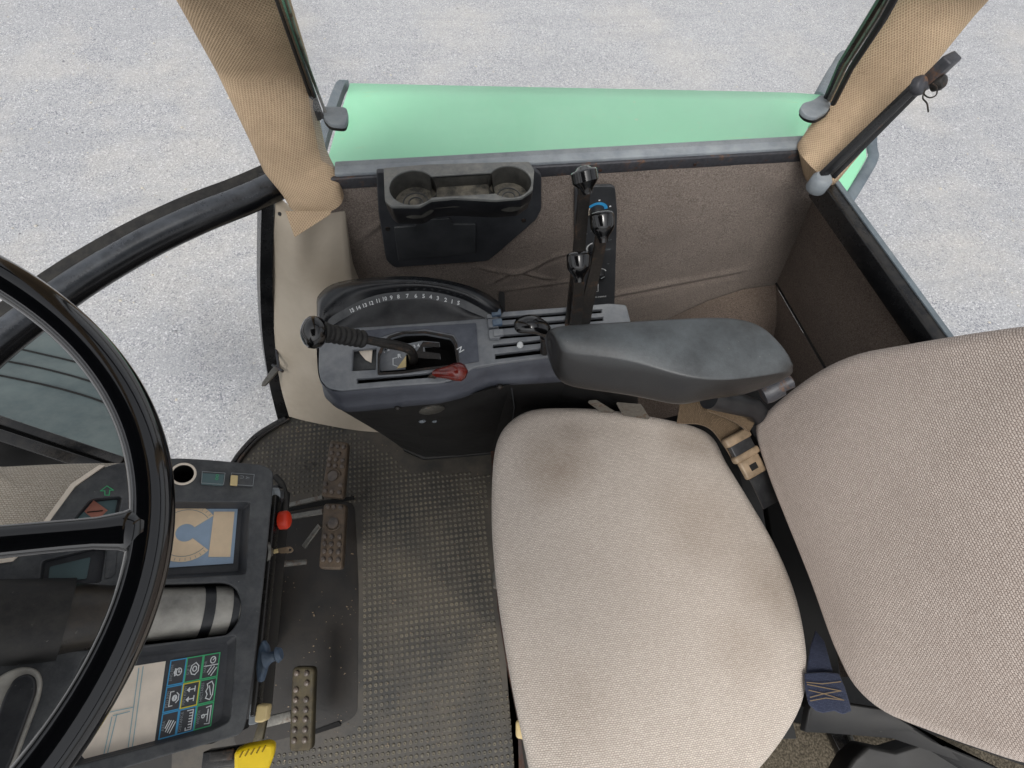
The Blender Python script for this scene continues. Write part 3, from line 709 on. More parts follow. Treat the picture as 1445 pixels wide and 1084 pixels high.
def stud(u, v, r, h, hollow):
    n = 10; k = len(sv)
    prof = [(1.1, 0), (.95, .6), (.72, 1.), (.45, 1. if not hollow else .5)]
    for rr, hh in prof:
        for j in range(n):
            a = 2 * math.pi * j / n; sv.append(F0.w(u + math.cos(a) * r * rr, v + math.sin(a) * r * rr, hh * h))
    sv.append(F0.w(u, v, h * (1. if not hollow else .15)))
    for i in range(3):
        for j in range(n): sf.append((k + i * n + j, k + i * n + (j + 1) % n, k + (i + 1) * n + (j + 1) % n, k + (i + 1) * n + j))
    for j in range(n): sf.append((k + 3 * n + j, k + 3 * n + (j + 1) % n, k + 4 * n))
nst = 0
for i in range(-70, 20):
    for j in range(-40, 60):
        u = i * pit; v = j * pitv
        if inside((u, v), poly):
            hol = v < .32 + .05 * math.sin(u * 20) and random.random() < .92
            stud(u + random.gauss(0, .0003), v + random.gauss(0, .0003), (.0040 if hol else .0036) + random.gauss(0, .0002), .0022 * random.uniform(.75, 1.15), hol); nst += 1
M['studm'] = surf('stud rubber', (72, 71, 66), (98, 94, 84), .5, nscale=7, dust_sheen=(140, 130, 108), dust_sheen_amt=.6, bump=.3, bscale=300)
link('studs', fixn(mesh('studs', sv, sf)), M['studm'], fm, True)
# slots cut for the pedal arms, litter
plate('arm_slot', F0, [(386, 716), (500, 700), (500, 705), (386, 726)], .0032, .0038, M['void'], fm)
plate('arm_slot', F0, [(440, 1032), (478, 1018), (482, 1024), (440, 1038)], .0034, .004, M['void'], fm, r=.003)
for n_, (x, y, s) in enumerate([(430, 658, 1.3), (443, 656, 1.), (420, 607, .9), (443, 866, .8), (497, 780, .7), (558, 847, .8), (600, 900, .6), (640, 1000, .6), (545, 1050, .6)]):
    vs_, fs_ = [], []
    c_ = F0.uv(x, y)
    for q in range(7 if s > .9 else 3):
        a = random.random() * 6.28; k = len(vs_); cx_, cy_ = c_[0] + random.gauss(0, .005 * s), c_[1] + random.gauss(0, .005 * s)
        for e in range(3): aa = a + e * 2.1; vs_.append(F0.w(cx_ + .0035 * s * math.cos(aa), cy_ + .0022 * s * math.sin(aa), .0045 + .002 * random.random()))
        fs_.append((k, k + 1, k + 2))
    nm = 'dry_leaf' if n_ != 2 else 'pebble'
    tag(link(nm, mesh(nm, vs_, fs_), M['lever'] if n_ < 2 else M['bucklep']), 
        ['crumbled rusty brown leaf bits on the mat left of the upper pedal', 'rusty crumb beside the leaf bits left of the upper pedal', 'pale chip of dirt on the mat edge under the beige trim', 'tiny straw sliver on the smooth dark mat', 'tan crumb on the mat right of the middle pedal', 'tan crumb lying among the studs in the middle of the mat', 'small tan crumb among worn studs beside the seat', 'small tan crumb among the lower studs near the seat', 'small tan crumb low on the mat right of the lowest pedal'][n_], 'debris')
gv, gf = [], []
rs = random.Random(3)
while len(gf) < 420:
    x = rs.uniform(330, 760); y = rs.uniform(600, 1084); u_, v_ = F0.uv(x, y); r_ = rs.choice((.0008, .001, .0014, .002)); b0 = len(gv); a = rs.random() * 6.28
    if rs.random() > .3 + .7 * (math.sin(u_ * 31) * math.sin(v_ * 23) > 0): continue
    for e in range(3): gv.append(F0.w(u_ + r_ * math.cos(a + e * 2.1) * rs.uniform(.6, 1.6), v_ + r_ * math.sin(a + e * 2.1), .0026 + .0015 * rs.random()))
    gf.append((b0, b0 + 1, b0 + 2))
tag(link('floor_grit', mesh('floor_grit', gv, gf), M['bucklep']), 'fine tan grit and straw scattered over the rubber floor mat', 'grit', kind='stuff')
# ================================================================== PEDALS
def pedal(label, corners, zc, mat, studs, big=None, arms=(), extra=None):
    t0 = thing('pedal', label, 'pedal', group='floor pedals')
    a, b, c_, d = [Pz(x, y, z) for (x, y), z in zip(corners, zc)]
    n = (b - a).cross(d - a).normalized(); n = n if n.z > 0 else -n
    fr = Frame((a + b + c_ + d) / 4, n, (b - a))
    Q = [((p - fr.o).dot(fr.u), (p - fr.o).dot(fr.v)) for p in (a, b, c_, d)]
    pad = plate('pad', fr, Q, -.018, 0, mat, t0, r=.011, bevel=.005, px=False)
    rim = rnd(Q, .006); ra = [V(p) for p in rim]; cc = sum(ra, V((0, 0))) / len(ra)
    ms = []
    for s, tt in studs:
        p = V(Q[0]) * (1 - s) * (1 - tt) + V(Q[1]) * s * (1 - tt) + V(Q[2]) * s * tt + V(Q[3]) * (1 - s) * tt
        ms.append(tube_me('s', [fr.w(p.x, p.y, 0), fr.w(p.x, p.y, .0038), fr.w(p.x, p.y, .0052)], [.0058, .0050, .003], 12))
    [link('stud', me_, M['stud'], pad, 'auto') for me_ in ms]
    if big:
        s, tt, r = big; p = V(Q[0]) * (1 - s) * (1 - tt) + V(Q[1]) * s * (1 - tt) + V(Q[2]) * s * tt + V(Q[3]) * (1 - s) * tt
        lathe('round_boss', fr.w(p.x, p.y, 0), fr.w(p.x, p.y, .004), [(0, r), (.7, r), (1, r * .75)], M['stud'], pad)
        k = [(p.x + r * 1.5 * math.cos(q_), p.y + r * 1.35 * math.sin(q_)) for q_ in [math.pi * (.08 + .84 * e / 8) * (1 if extra != 'up' else -1) for e in range(9)]]
        tube('arc_rib', [fr.w(x, y, .001) for x, y in k], .002, mat, pad, 8)
    for (A, B, w) in arms: beam('arm', Pz(*A), Pz(*B), w, .008, M['steel'], t0, bevel=.002)
    return t0
st3 = lambda rows: [(s, t_) for t_, ss in rows for s in ss]
pedal('upper of two brown brake pedals, round boss near its lower end', [(465, 621), (491, 624), (484, 704), (452, 701)], (.12, .13, .13, .12), M['pedal'],
      st3([(.10, (.2, .5, .82)), (.23, (.24, .6)), (.34, (.2, .5, .84)), (.45, (.2, .5, .84)), (.90, (.2, .5, .84)), (.78, (.16, .86))]), (.45, .63, .0125), [((388, 718, .05), (456, 702, .10), .012)])
pedal('second brown brake pedal just below the first, round boss near its upper end', [(456, 710), (488, 711), (482, 804), (449, 803)], (.12, .13, .13, .12), M['pedal'],
      st3([(.06, (.25, .5, .8)), (.52, (.2, .5, .84)), (.63, (.2, .5, .84)), (.74, (.22, .5, .82)), (.86, (.2, .5, .84))]), (.52, .31, .0125),
      [((400, 732, .10), (456, 722, .11), .013), ((429, 772, .08), (452, 741, .11), .012)], 'up')
pedal('muddy olive pedal alone at the bottom left of the mat', [(412, 941), (443, 941), (439, 1060), (407, 1062)], (.13, .14, .13, .12), M['pedal2'],
      st3([(.08, (.25, .7)), (.2, (.72,)), (.28, (.25,)), (.4, (.25, .72)), (.52, (.25, .72)), (.63, (.25, .72)), (.75, (.25, .72)), (.87, (.25, .72))]), None, [((372, 1020, .09), (412, 1010, .10), .02)])
# ================================================================== SEAT
se = thing('driver_seat', 'pale pinkish beige woven driver seat with a stained cushion and tall backrest', 'seat')
cush = [(694, 720), (696, 650), (704, 612), (722, 588), (752, 573), (800, 570), (860, 573), (930, 584), (985, 597), (1012, 614), (1030, 648), (1062, 700), (1100, 765), (1128, 830), (1143, 890), (1148, 945), (1140, 1000), (1105, 1060), (1060, 1110), (980, 1175), (880, 1215), (800, 1205), (762, 1140), (740, 1050), (722, 960), (706, 860), (698, 790)]
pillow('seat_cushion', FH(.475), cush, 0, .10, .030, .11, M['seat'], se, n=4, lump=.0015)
plate('cushion_pan', FH(.39), [(720, 620), (980, 620), (1090, 780), (1130, 900), (1040, 1100), (760, 1100), (720, 900)], -.03, 0, M['matte'], se, r=.04)
slab('pedestal', [Pz(x, y, 0) for x, y in [(720, 700), (960, 690), (1010, 1000), (760, 1000)]], .34, M['matte'], se, d=(0, 0, 1))
# backrest: plane leaning back
BA = Pz(1075, 740, .50); BB = BA + V((.20, .0, .62))
FB = Frame(BA, V((-.62, 0, .20)), (0, 1, 0))
if FB.v.z < 0: FB = Frame(BA, V((-.62, 0, .20)), (0, -1, 0))
bk = [(1058, 605), (1072, 582), (1105, 552), (1150, 520), (1200, 498), (1270, 484), (1350, 470), (1450, 456), (1620, 440), (1760, 560), (1790, 800), (1740, 1060), (1600, 1100), (1450, 1086), (1370, 1062), (1300, 1036), (1240, 1010), (1200, 975), (1176, 930), (1160, 890), (1140, 832), (1120, 780), (1098, 725), (1075, 665)]
pillow('backrest', FB, bk, 0, .075, .022, .10, M['back'], se, n=4, lump=.001)
bko = FB.pts(bk); c_ = sum((V(p) for p in bko), V((0, 0))) / len(bko)
plate('back_shell', FB, [tuple(c_ + (V(p) - c_) * .97) for p in bko], -.12, -.085, M['matte'], se, r=.02, px=False)
# bottom right: black plastic skirt pieces and belt anchor under the backrest
slab('seat_skirt', [Pz(1142, 1004, .40), Pz(1150, 985, .41), Pz(1250, 1000, .42), Pz(1330, 1050, .44), Pz(1470, 1110, .45), Pz(1400, 1110, .42), Pz(1300, 1048, .40), Pz(1220, 1036, .38), Pz(1136, 1034, .37)], .02, M['matte'], se, d=(0, 0, -1), bevel=.004)
slab('side_cover', [Pz(1188, 1100, .33), Pz(1205, 1070, .34), Pz(1225, 1052, .35), Pz(1262, 1060, .36), (Pz(1302, 1048, .37)), Pz(1480, 1110, .4), Pz(1480, 1150, .33)], .05, M['matte'], se, d=(0, 0, -1), bevel=.006)
beam('slide_rail', Pz(1178, 1030, .22), Pz(1212, 1100, .22), .03, .02, M['paint'], se)
beam('rail_edge', Pz(1198, 1036, .235), Pz(1222, 1090, .235), .005, .012, M['steel'], se)
slab('recline_bracket', [Pz(1040, 575, .42), Pz(1100, 560, .42), Pz(1130, 545, .45), Pz(1100, 640, .42), Pz(1080, 640, .42)], .02, M['matte'], se, d=(0, 0, -1))
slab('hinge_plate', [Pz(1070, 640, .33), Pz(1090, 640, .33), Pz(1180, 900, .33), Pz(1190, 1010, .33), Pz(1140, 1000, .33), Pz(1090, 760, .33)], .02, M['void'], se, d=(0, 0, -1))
for (x, y, z, m_) in ((698, 818, .38, 'steel'), (731, 1030, .40, 'cream')):
    slab('adjuster_tab', [Pz(x - 3, y - 12, z), Pz(x + 10, y - 15, z), Pz(x + 10, y + 15, z), Pz(x - 3, y + 12, z)], .012, M[m_], se, d=(0, 0, -1), bevel=.004)
tag(plate('rear_carpet', FH(.20), [(1060, 1010), (1180, 1030), (1330, 1040), (1500, 1100), (1500, 1200), (950, 1200), (1000, 1100)], -.02, 0, carpet('ribbed floor carpet', (70, 64, 54), (112, 104, 90), (34, 30, 26), 260)), 'ribbed grey brown carpet low behind the seat cushion in the bottom right corner', 'carpet')
plate('seat_plinth_edge', FH(.03), [(690, 600), (720, 580), (735, 1200), (755, 1200), (735, 1040), (715, 940), (702, 860), (697, 760), (693, 640)], -.03, 0, M['brownstrip'], se)
# armrest (loft along x)
ar = thing('armrest', 'thick black vinyl armrest pad with a ridge along it, beside the seat cushion', 'armrest')
# station: far top px, ridge px, near bottom px
ST = [((772, 470), (778, 478), (776, 505)), ((776, 464), (786, 492), (786, 545)), ((792, 459), (800, 499), (812, 556)), ((830, 457), (842, 502), (850, 562)), ((880, 454), (890, 508), (890, 568)), ((930, 451), (938, 523), (930, 577)), ((970, 449), (975, 533), (962, 584)), ((1010, 447), (1015, 537), (1000, 568)), ((1045, 449), (1050, 534), (1040, 567)), ((1075, 458), (1088, 529), (1076, 552)), ((1100, 482), (1110, 524), (1098, 541)), ((1112, 506), (1119, 520), (1116, 530))]
rings = []
for i, (a, b, c_) in enumerate(ST):
    zt = .735 if i not in (0, 11) else .725
    A = Pz(*a, zt - .004); B = Pz(*b, zt - .006); C_ = Pz(*c_, zt - .072 if 0 < i < 10 else zt - .03)
    mid = A.lerp(B, .5) + V((0, 0, .010 if 0 < i < 11 else .003))
    Dn = V((A.x, A.y + .004, C_.z)); Af = A + V((0, .006, -.014))
    q1 = A.lerp(B, .2) + V((0, 0, .006)); q2 = A.lerp(B, .8) + V((0, 0, .006)); s1_ = B.lerp(C_, .5) + V((0, -.004, 0))
    rings.append([A, q1, mid, q2, B, B.lerp(C_, .15) + V((0, -.003, 0)), s1_, C_, C_.lerp(Dn, .5) + V((0, 0, -.008)), Dn, Af])
cen = lambda r: sum(r, V((0, 0, 0))) / len(r)
rings = [[p.lerp(cen(rings[0]), .45) + V((-.003, 0, 0)) for p in rings[0]]] + rings + [[p.lerp(cen(rings[-1]), .4) + V((.002, 0, 0)) for p in rings[-1]]]
pad_ = loft('pad', rings, M['arm'], ar, smooth=True, sub=3)
cr = pad_.data.attributes.new('crease_edge', 'FLOAT', 'EDGE')
for k, e in enumerate(pad_.data.edges):
    a_, b_ = e.vertices
    if a_ % 11 == 4 and b_ % 11 == 4 and 11 * 2 < a_ < 11 * 12: cr.data[k].value = .72
    if a_ % 11 == 0 and b_ % 11 == 0: cr.data[k].value = .35
tube('hinge_arm', [Pz(1000, 560, .62), Pz(1060, 575, .58), Pz(1085, 600, .52)], [.02, .018, .016], M['blk'], ar)
lathe('hinge_bolt', Pz(1075, 556, .64), Pz(1118, 536, .66), [(0, .017), (.2, .019), (.6, .017), (.62, .012), (.95, .012), (1, .007)], M['rail'], ar)
slab('support_strut', [Pz(830, 565, .55), Pz(842, 564, .55), Pz(868, 580, .5), (Pz(850, 580, .5))], .01, M['steel'], ar, d=(0, 0, -1))
slab('support_strut', [Pz(870, 567, .55), Pz(905, 570, .55), Pz(918, 590, .5), (Pz(880, 584, .5))], .01, M['steel'], ar, d=(0, 0, -1))
slab('support_strut', [Pz(1006, 570, .55), Pz(1024, 568, .55), Pz(1030, 590, .5), (Pz(1018, 590, .5))], .01, M['steel'], ar, d=(0, 0, -1))
# seat belt with buckle
sb = thing('seat_belt', 'brown webbing seat belt with a tan plastic buckle lying between cushion and backrest', 'seat belt')
def strap(par, pts, w, mat, name='webbing', th=.003, upv=(0, 0, 1), twist=None):
    P = smoothpath([Pz(*p) for p in pts], 6); rg = []
    for i, p in enumerate(P):
        d = (P[min(i + 1, len(P) - 1)] - P[max(i - 1, 0)]).normalized(); s = d.cross(V(upv)).normalized()
        if twist: s = (Matrix.Rotation(twist * i / len(P), 3, d)) @ s
        u = s.cross(d); rg.append([p + s * w / 2, p + s * w / 2 + u * th, p - s * w / 2 + u * th, p - s * w / 2])
    return loft(name, rg, mat, par, angle=50)
strap(sb, [(958, 582, .50), (990, 584, .52), (1015, 596, .53), (1036, 622, .53), (1046, 640, .52)], .046, M['belt'])
strap(sb, [(1000, 574, .54), (1035, 588, .55), (1060, 604, .55)], .02, M['belt'], 'webbing_fold')
bx0 = Pz(1036, 612, .545); bx1 = Pz(1066, 668, .525); dd = (bx1 - bx0)
beam('buckle_frame', bx0, bx0 + dd * .22, .052, .014, M['bucklep'], sb, bevel=.004)
beam('buckle_slot', bx0 + dd * .20, bx0 + dd * .50, .044, .010, M['blk'], sb, bevel=.002)
beam('buckle_bar', bx0 + dd * .45, bx0 + dd * .62, .052, .014, M['bucklep'], sb, bevel=.004)
bb = beam('buckle_tongue', bx0 + dd * .60, bx0 + dd * 1.05, .042, .010, M['bucklep'], sb, bevel=.004)
beam('tongue_hole', bx0 + dd * .78 + V((0, 0, .005)), bx0 + dd * .92 + V((0, 0, .005)), .014, .002, M['void'], bb, bevel=0)
strap(sb, [(1068, 670, .51), (1078, 690, .50), (1088, 712, .49)], .036, M['blk'], 'lower_strap')
sb2 = thing('seat_belt', 'dark blue webbing belt end with tan zigzag stitching in the gap below the backrest', 'seat belt')
slab('webbing', [Pz(1150, 890, .455), Pz(1162, 905, .46), Pz(1174, 948, .47), Pz(1137, 950, .47), Pz(1142, 915, .46)], .003, M['belt2'], sb2, d=(0, 0, 1), bevel=.001, uvf=FH(.46))
slab('webbing_loop', [Pz(x, y, .476) for x, y in [(1134, 950), (1160, 948), (1182, 950), (1190, 968), (1198, 994), (1200, 1003), (1188, 1008), (1176, 1003), (1160, 1006), (1150, 1003), (1140, 994), (1135, 972)]], .004, M['belt2'], sb2, d=(0, 0, 1), bevel=.0018, uvf=FH(.46))
fz = Frame(Pz(1164, 970, .482), (0, 0, 1))
zz = [[fz.uv(1138, 963), fz.uv(1160, 965), fz.uv(1186, 962)], [fz.uv(1139, 966), fz.uv(1160, 970), fz.uv(1186, 975), fz.uv(1162, 979), fz.uv(1141, 974)], [fz.uv(1143, 984), fz.uv(1162, 979), fz.uv(1190, 988), fz.uv(1165, 985), fz.uv(1143, 989)]]
link('stitching', lines_mesh('stitching', fz, zz, .0012, .001), M['stitch'], sb2)
# ================================================================== CUP HOLDER on the side wall
ch = thing('cup_holder', 'dirty black plastic double cup holder on the brown side wall', 'cup holder')
FWc = Frame((0, YW - .016, 0), (0, -1, 0), (1, 0, 0))
bp = [(531, 243), (534, 300), (545, 368), (556, 378), (600, 375), (688, 369), (702, 358), (757, 310), (764, 296), (764, 247), (752, 239), (540, 243)]
plate('back_plate', FWc, bp, -.004, .006, M['dashin'], ch, r=.008, bevel=.002)
lid = plate('lid', FWc, [(556, 322), (586, 319), (588, 311), (634, 309), (640, 317), (671, 317), (671, 358), (562, 368)], .004, .010, M['dash'], ch, r=.002, bevel=.0015)
for x, y in ((547, 323), (739, 311)):
    p = FWc.px(x, y, .006); lathe('screw', p, p + V((0, -.002, 0)), [(0, .0052), (1, .0048)], M['lever'], ch, 14)
zc = .680; FC = FH(zc)
outer = [(541, 237), (543, 283), (552, 291), (592, 291), (608, 282), (640, 279), (700, 282), (736, 279), (752, 268), (754, 240), (747, 228), (700, 229), (600, 232)]
#h1_ = circ(FC.uv(583, 267), .040, 30, .030); 
cA = FC.uv(583, 264); cB = FC.uv(719, 256); rA, rB = .0415, .0392
s_top = FC.uv(650, 246)[1]; s_bot = FC.uv(650, 276)[1]
def key(cA, rA, cB, rB, t_, b):
    out = []
    aT = math.asin(max(-1, min(1, (t_ - cA[1]) / rA))); aB = math.asin(max(-1, min(1, (b - cA[1]) / rA)))
    for k in range(25):
        a = aT + (2 * math.pi + aB - aT) * k / 24; out.append((cA[0] + rA * math.cos(a), cA[1] + rA * math.sin(a)))
    aT2 = math.pi - math.asin(max(-1, min(1, (t_ - cB[1]) / rB))); aB2 = math.pi - math.asin(max(-1, min(1, (b - cB[1]) / rB)))
    for k in range(25):
        a = aB2 - 2 * math.pi + (aT2 - aB2 + 2 * math.pi) * k / 24; out.append((cB[0] + rB * math.cos(a), cB[1] + rB * math.sin(a)))
    return out
hole = key(cA, rA, cB, rB, s_top, s_bot)
O_ = rnd(FC.pts(outer), .004)
me_outer = [O_]
def fit_inside(P): return P
plate('rim', FC, O_, -.006, 0, M['cupg'] if 'cupg' in M else surf('dusty cup plastic', (96, 98, 96), (72, 74, 74), .5, nscale=22, dust_sheen=(150, 146, 136), dust_sheen_amt=.5), ch, px=False, bevel=.001, holes=[hole])
# front wall: from the rim outline down to the plate
rg = [[FC.w(p[0], p[1], -.003) for p in O_], [FC.w(p[0], p[1] + .002, -.02) for p in O_], [FC.w(p[0], YW - .012 if p[1] > YW - .03 else min(p[1] + .030, YW - .014), -.075) for p in O_]]
loft('body', rg, M['blk'], ch, caps=False, angle=35)
M['cupin'] = surf('cup interior', (78, 77, 73), (50, 50, 48), .4, nscale=26, dust_sheen=(160, 152, 134), dust_sheen_amt=.75, bump=.2)
for nm, c_, r_ in (('cup_well', cA, rA), ('cup_well', cB, rB)):
    w_ = pocket(nm, FC, circ(c_, r_ - .0003, 40), -.003, .034, M['cupin'], ch, px=False, shrink=.93)
    for rr in (.55, .3): tube('ring_mark', [FC.w(c_[0] + r_ * rr * math.cos(a), c_[1] + r_ * rr * math.sin(a), -.0365) for a in [k * math.pi / 15 for k in range(31)]], .0012, M['dash'], w_, 6, caps=False)
pocket('channel', FC, [(cA[0] + rA * .75, s_bot), (cB[0] - rB * .75, s_bot), (cB[0] - rB * .75, s_top), (cA[0] + rA * .75, s_top)], -.003, .024, M['cupin'], ch, px=False)
# ================================================================== CLIMATE PANEL on the wall behind the levers
cp_ = thing('climate_panel', 'narrow dark grey control plate with round knobs behind the tall levers', 'control panel')
FCp = Frame((0, YW - .020, 0), (0, -1, 0), (1, 0, 0))
plate('face', FCp, [(811, 264), (868, 263), (871, 300), (867, 440), (811, 440)], -.004, .004, M['dash'], cp_, r=.012, bevel=.0015)
def arcseg(c_, r0, r1, a0, a1, fr, h, n=16):
    vs_, fs_ = [], []
    for k in range(n + 1):
        a = math.radians(a0 + (a1 - a0) * k / n)
        for r_ in (r0, r1): vs_.append(fr.w(c_[0] + r_ * math.cos(a), c_[1] + r_ * math.sin(a), h))
    for k in range(n): fs_.append((2 * k, 2 * k + 1, 2 * k + 3, 2 * k + 2))
    return mesh('arc', vs_, fs_)
M['skyblue'] = flat('bright blue print', (60, 160, 220), .5)
for (x, y, r, kind) in ((842, 297, .0165, 'temp'), (838, 349, .0145, 'fan'), (846, 385, .0145, 'mode')):
    c_ = FCp.uv(x, y, .004)
    if kind == 'temp':
        link('blue_arc', arcseg(c_, .0165, .0235, 10, 150, FCp, .0045), M['skyblue'], cp_); link('white_arc', arcseg(c_, .0165, .0225, 155, 220, FCp, .0046), M['creamhi'], cp_)
        for a in (20, 90): link('tick', arcseg(c_, .027, .031, a - 4, a + 4, FCp, .0045, 3), M['white'], cp_)
    elif kind == 'fan': link('white_arc', arcseg(c_, .0145, .0185, 110, 230, FCp, .0045), M['white'], cp_)
    else: link('white_arc', arcseg(c_, .0155, .0175, 20, 130, FCp, .0045), M['white'], cp_)
    kb = lathe('knob', FCp.w(*c_, .004), FCp.w(*c_, .022), [(0, r), (.1, r), (.75, r * .88), (.95, r * .82), (1, r * .7)], M['blk'], cp_)
    lathe('pointer', FCp.w(c_[0], c_[1], .022), FCp.w(c_[0] + r * .55, c_[1] + r * .5, .022), [(0, .001), (1, .0012)], M['greyp'], kb, 6)
for s, x, y, sz in (('OFF', 858, 352, .007), ('LO', 861, 338, .006), ('HI', 858, 372, .006), ('I', 834, 326, .008), ('+', 828, 330, .008)):
    text('marking', s, FCp, FCp.uv(x, y, .004), sz, M['greyp'], cp_, h=.004)
e_ = [FCp.uv(833, 411, .004), FCp.uv(844, 401, .004), FCp.uv(844, 411, .004), FCp.uv(833, 411, .004)]
link('symbol', lines_mesh('symbol', FCp, [e_], .0016, .0046), M['white'], cp_)
text('lettering', 'JOHN DEERE', FCp, FCp.uv(855.5, 418, .004), .0085, M['white'], cp_, h=.004, align='RIGHT', bold=.0002, sx=1.0)
# ================================================================== RIGHT-HAND CONSOLE
ZC = .575
FK = FH(ZC)
co = thing('side_console', 'long grey black control console with slotted top and numbered throttle arc beside the seat', 'console')
topo = [(450, 486), (449, 522), (452, 536), (462, 547), (480, 551), (560, 544), (622, 540), (648, 533), (668, 518), (700, 513), (770, 504), (830, 498), (900, 492), (884, 430), (860, 428), (800, 433), (690, 441), (560, 450), (468, 462)]
gate = [(497, 473), (480, 474)]
hole_gate = [(536, 503), (535, 526), (567, 524), (600, 519), (645, 514), (641, 486), (636, 477), (600, 470), (570, 471), (552, 476), (545, 484)]
hole_slot = [(504, 534), (504, 541), (560, 536), (625, 531), (640, 528), (640, 523), (560, 530)]
hole_tray = [(498, 493), (497, 523), (530, 521), (531, 490)]
slots = []
for (xa, ya, xb, yb, w_) in ((704, 449.5, 849, 438.5, 2.6), (704, 461, 851, 449.5, 2.6), (706, 475, 800, 468, 2.6), (696, 488.5, 800, 478, 2.4), (699, 503, 800, 491, 3.6)):
    slots.append([(xa, ya - w_), (xb, yb - w_), (xb, yb + w_), (xa, ya + w_)])
kt = plate('top', FK, topo, -.010, 0, M['cons'], co, r=.006, bevel=.0022, holes=[(hole_gate, .004), (hole_slot, .001), (hole_tray, .001)] + [(s, .001) for s in slots])
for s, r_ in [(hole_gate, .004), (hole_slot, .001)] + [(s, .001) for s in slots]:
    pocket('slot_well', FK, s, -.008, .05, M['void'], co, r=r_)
pocket('tray', FK, hole_tray, -.006, .010, M['dash'], co, r=.001)
gb = plate('gate_rim', FK, [(533, 500), (533, 529), (567, 527), (600, 522), (649, 516), (645, 484), (639, 474), (600, 467), (568, 468), (549, 474), (541, 482)], .0002, .002, M['lever'], co, r=.003, holes=[(hole_gate, .004)])
# sunken lighter panel around the gate right side
plate('gate_panel', FK, [(645, 480), (650, 514), (676, 510), (672, 456), (560, 462), (500, 468), (478, 474), (480, 482), (530, 478), (560, 468), (600, 464), (640, 472)], .0004, .0016, M['consd'], co, r=.002)
text('marking_N', 'N', FK, FK.uv(649.5, 494.5), .014, M['white'], co, h=.0016, ang=math.radians(-62), bold=.0003)
# gear gate plate inside the opening
gz = Frame((0, 0, ZC - .012), (0, 0, 1))
plate('shift_plate', gz, [(536, 503), (537, 524), (572, 521), (573, 500), (598, 505), (622, 507), (621, 499), (600, 497), (599, 490), (621, 489), (620, 483), (596, 481), (560, 488), (540, 496)], 0, .002, M['cons'], co)
plate('shift_plate_rust', gz, [(597, 482), (620, 484), (620, 490), (597, 489), (597, 496), (621, 499), (621, 507), (588, 505), (588, 496)], .0022, .0036, M['lever'], co)
plate('label_chip', gz, [(560, 520), (573, 502), (573, 518)], .0022, .003, M['cream'], co)
for s, x, y, sz, a in (('R', 564, 504, .011, 0), ('1 2', 545, 496, .010, 25), ('3 4', 588, 490, .009, 10)):
    text('gate_marking', s, gz, gz.uv(x, y), sz, M['white'], co, h=.003, ang=math.radians(a), bold=.0003)
link('gate_lines', lines_mesh('gate_lines', gz, [[gz.uv(560, 506), gz.uv(555, 507), gz.uv(555, 516), gz.uv(561, 518)]], .0015, .0028), M['white'], co)
tag(plate('paper_scrap', FH(ZC - .012), [(503, 490), (526, 489), (524, 512), (516, 508), (509, 500)], 0, .001, M['creamhi'], None), 'torn cream scrap of paper in the small tray of the side console', 'paper')
# skirt around the top: curves down
skt = [(446, 470), (448, 522), (453, 542), (464, 552), (484, 556), (560, 549), (622, 545), (650, 537), (672, 520), (702, 517), (770, 508), (840, 500)]
skb = [(452, 500), (456, 552), (466, 568), (482, 579), (504, 581), (580, 573), (622, 569), (660, 559), (694, 545), (726, 543), (780, 540), (840, 536)]
r1 = [Pz(x, y - 3.5, ZC - .004) for x, y in skt]; 
rows = []
rA_ = smoothpath(r1, 4); rB_ = smoothpath([Pz(x, y - 6, ZC - .028) for x, y in [((a[0] + b[0] * 1.2) / 2.2, (a[1] + b[1] * 1.2) / 2.2) for a, b in zip(skt, skb)]], 4); rC_ = smoothpath([Pz(x, y, ZC - .058) for x, y in skb], 4)
rD_ = [p + V((0.01, .012, -.002)) for p in rC_]
grid('skirt', [rA_, [a.lerp(b, .5) + V((-.0, -.003, .003)) for a, b in zip(rA_, rB_)], rB_, [a.lerp(b, .5) for a, b in zip(rB_, rC_)], rC_, rD_], M['consd'], co)
for x, y in ((561, 577), (705, 547)):
    p = Pz(x, y, ZC - .06); lathe('screw', p + V((0, .004, 0)), p + V((0, -.003, 0)), [(0, .006), (.6, .006), (1, .003)], M['lever'], co, 12)
# black lower body
lt = [(470, 572, .52), (500, 578, .52), (580, 571, .52), (660, 557, .52), (720, 542, .52), (800, 535, .52), (900, 560, .52)]
lbm = [(560, 625, .10), (566, 632, .06), (600, 645, .02), (650, 643, .02), (692, 638, .02), (760, 640, .02), (900, 640, .02)]
T = [Pz(*p) for p in lt]; B_ = [Pz(*p) for p in lbm]
rows = [[a.lerp(b, t_) for a, b in zip(T, B_)] for t_ in [k / 6 for k in range(7)]]
rows = [[V((p.x - .02, p.y + .12, p.z)) for p in [r_[0]]] + r_ for r_ in rows]
grid('lower_body', rows, M['matte'], co, smooth=False)
slab('foot', [Pz(568, 634, .03), Pz(598, 648, .01), Pz(695, 640, .01), Pz(695, 600, .01), Pz(575, 600, .03)], .02, M['matte'], co, d=(0, 0, -1), bevel=.003)
i_, j_ = T[2].lerp(T[3], .35), B_[2].lerp(B_[3], .35)
p = i_.lerp(j_, .05); nn = (T[3] - T[2]).cross(j_ - i_).normalized(); nn = nn if nn.dot(CAM - p) > 0 else -nn
p = CAM + ray(609, 577) * ((T[2] - CAM).dot(nn) / ray(609, 577).dot(nn))
lathe('round_plug', p, p + nn * .006, [(0, .024), (.5, .024), (.8, .021), (.82, .0175), (1, .016)], M['steel'], co)
for x, y, r_ in ((596, 594, .007), (613, 594, .005)):
    p = CAM + ray(x, y) * ((T[2] - CAM).dot(nn) / ray(x, y).dot(nn)); lathe('small_bolt', p, p + nn * .004, [(0, r_), (.5, r_), (1, r_ * .4)], M['railgrey'], co, 12)
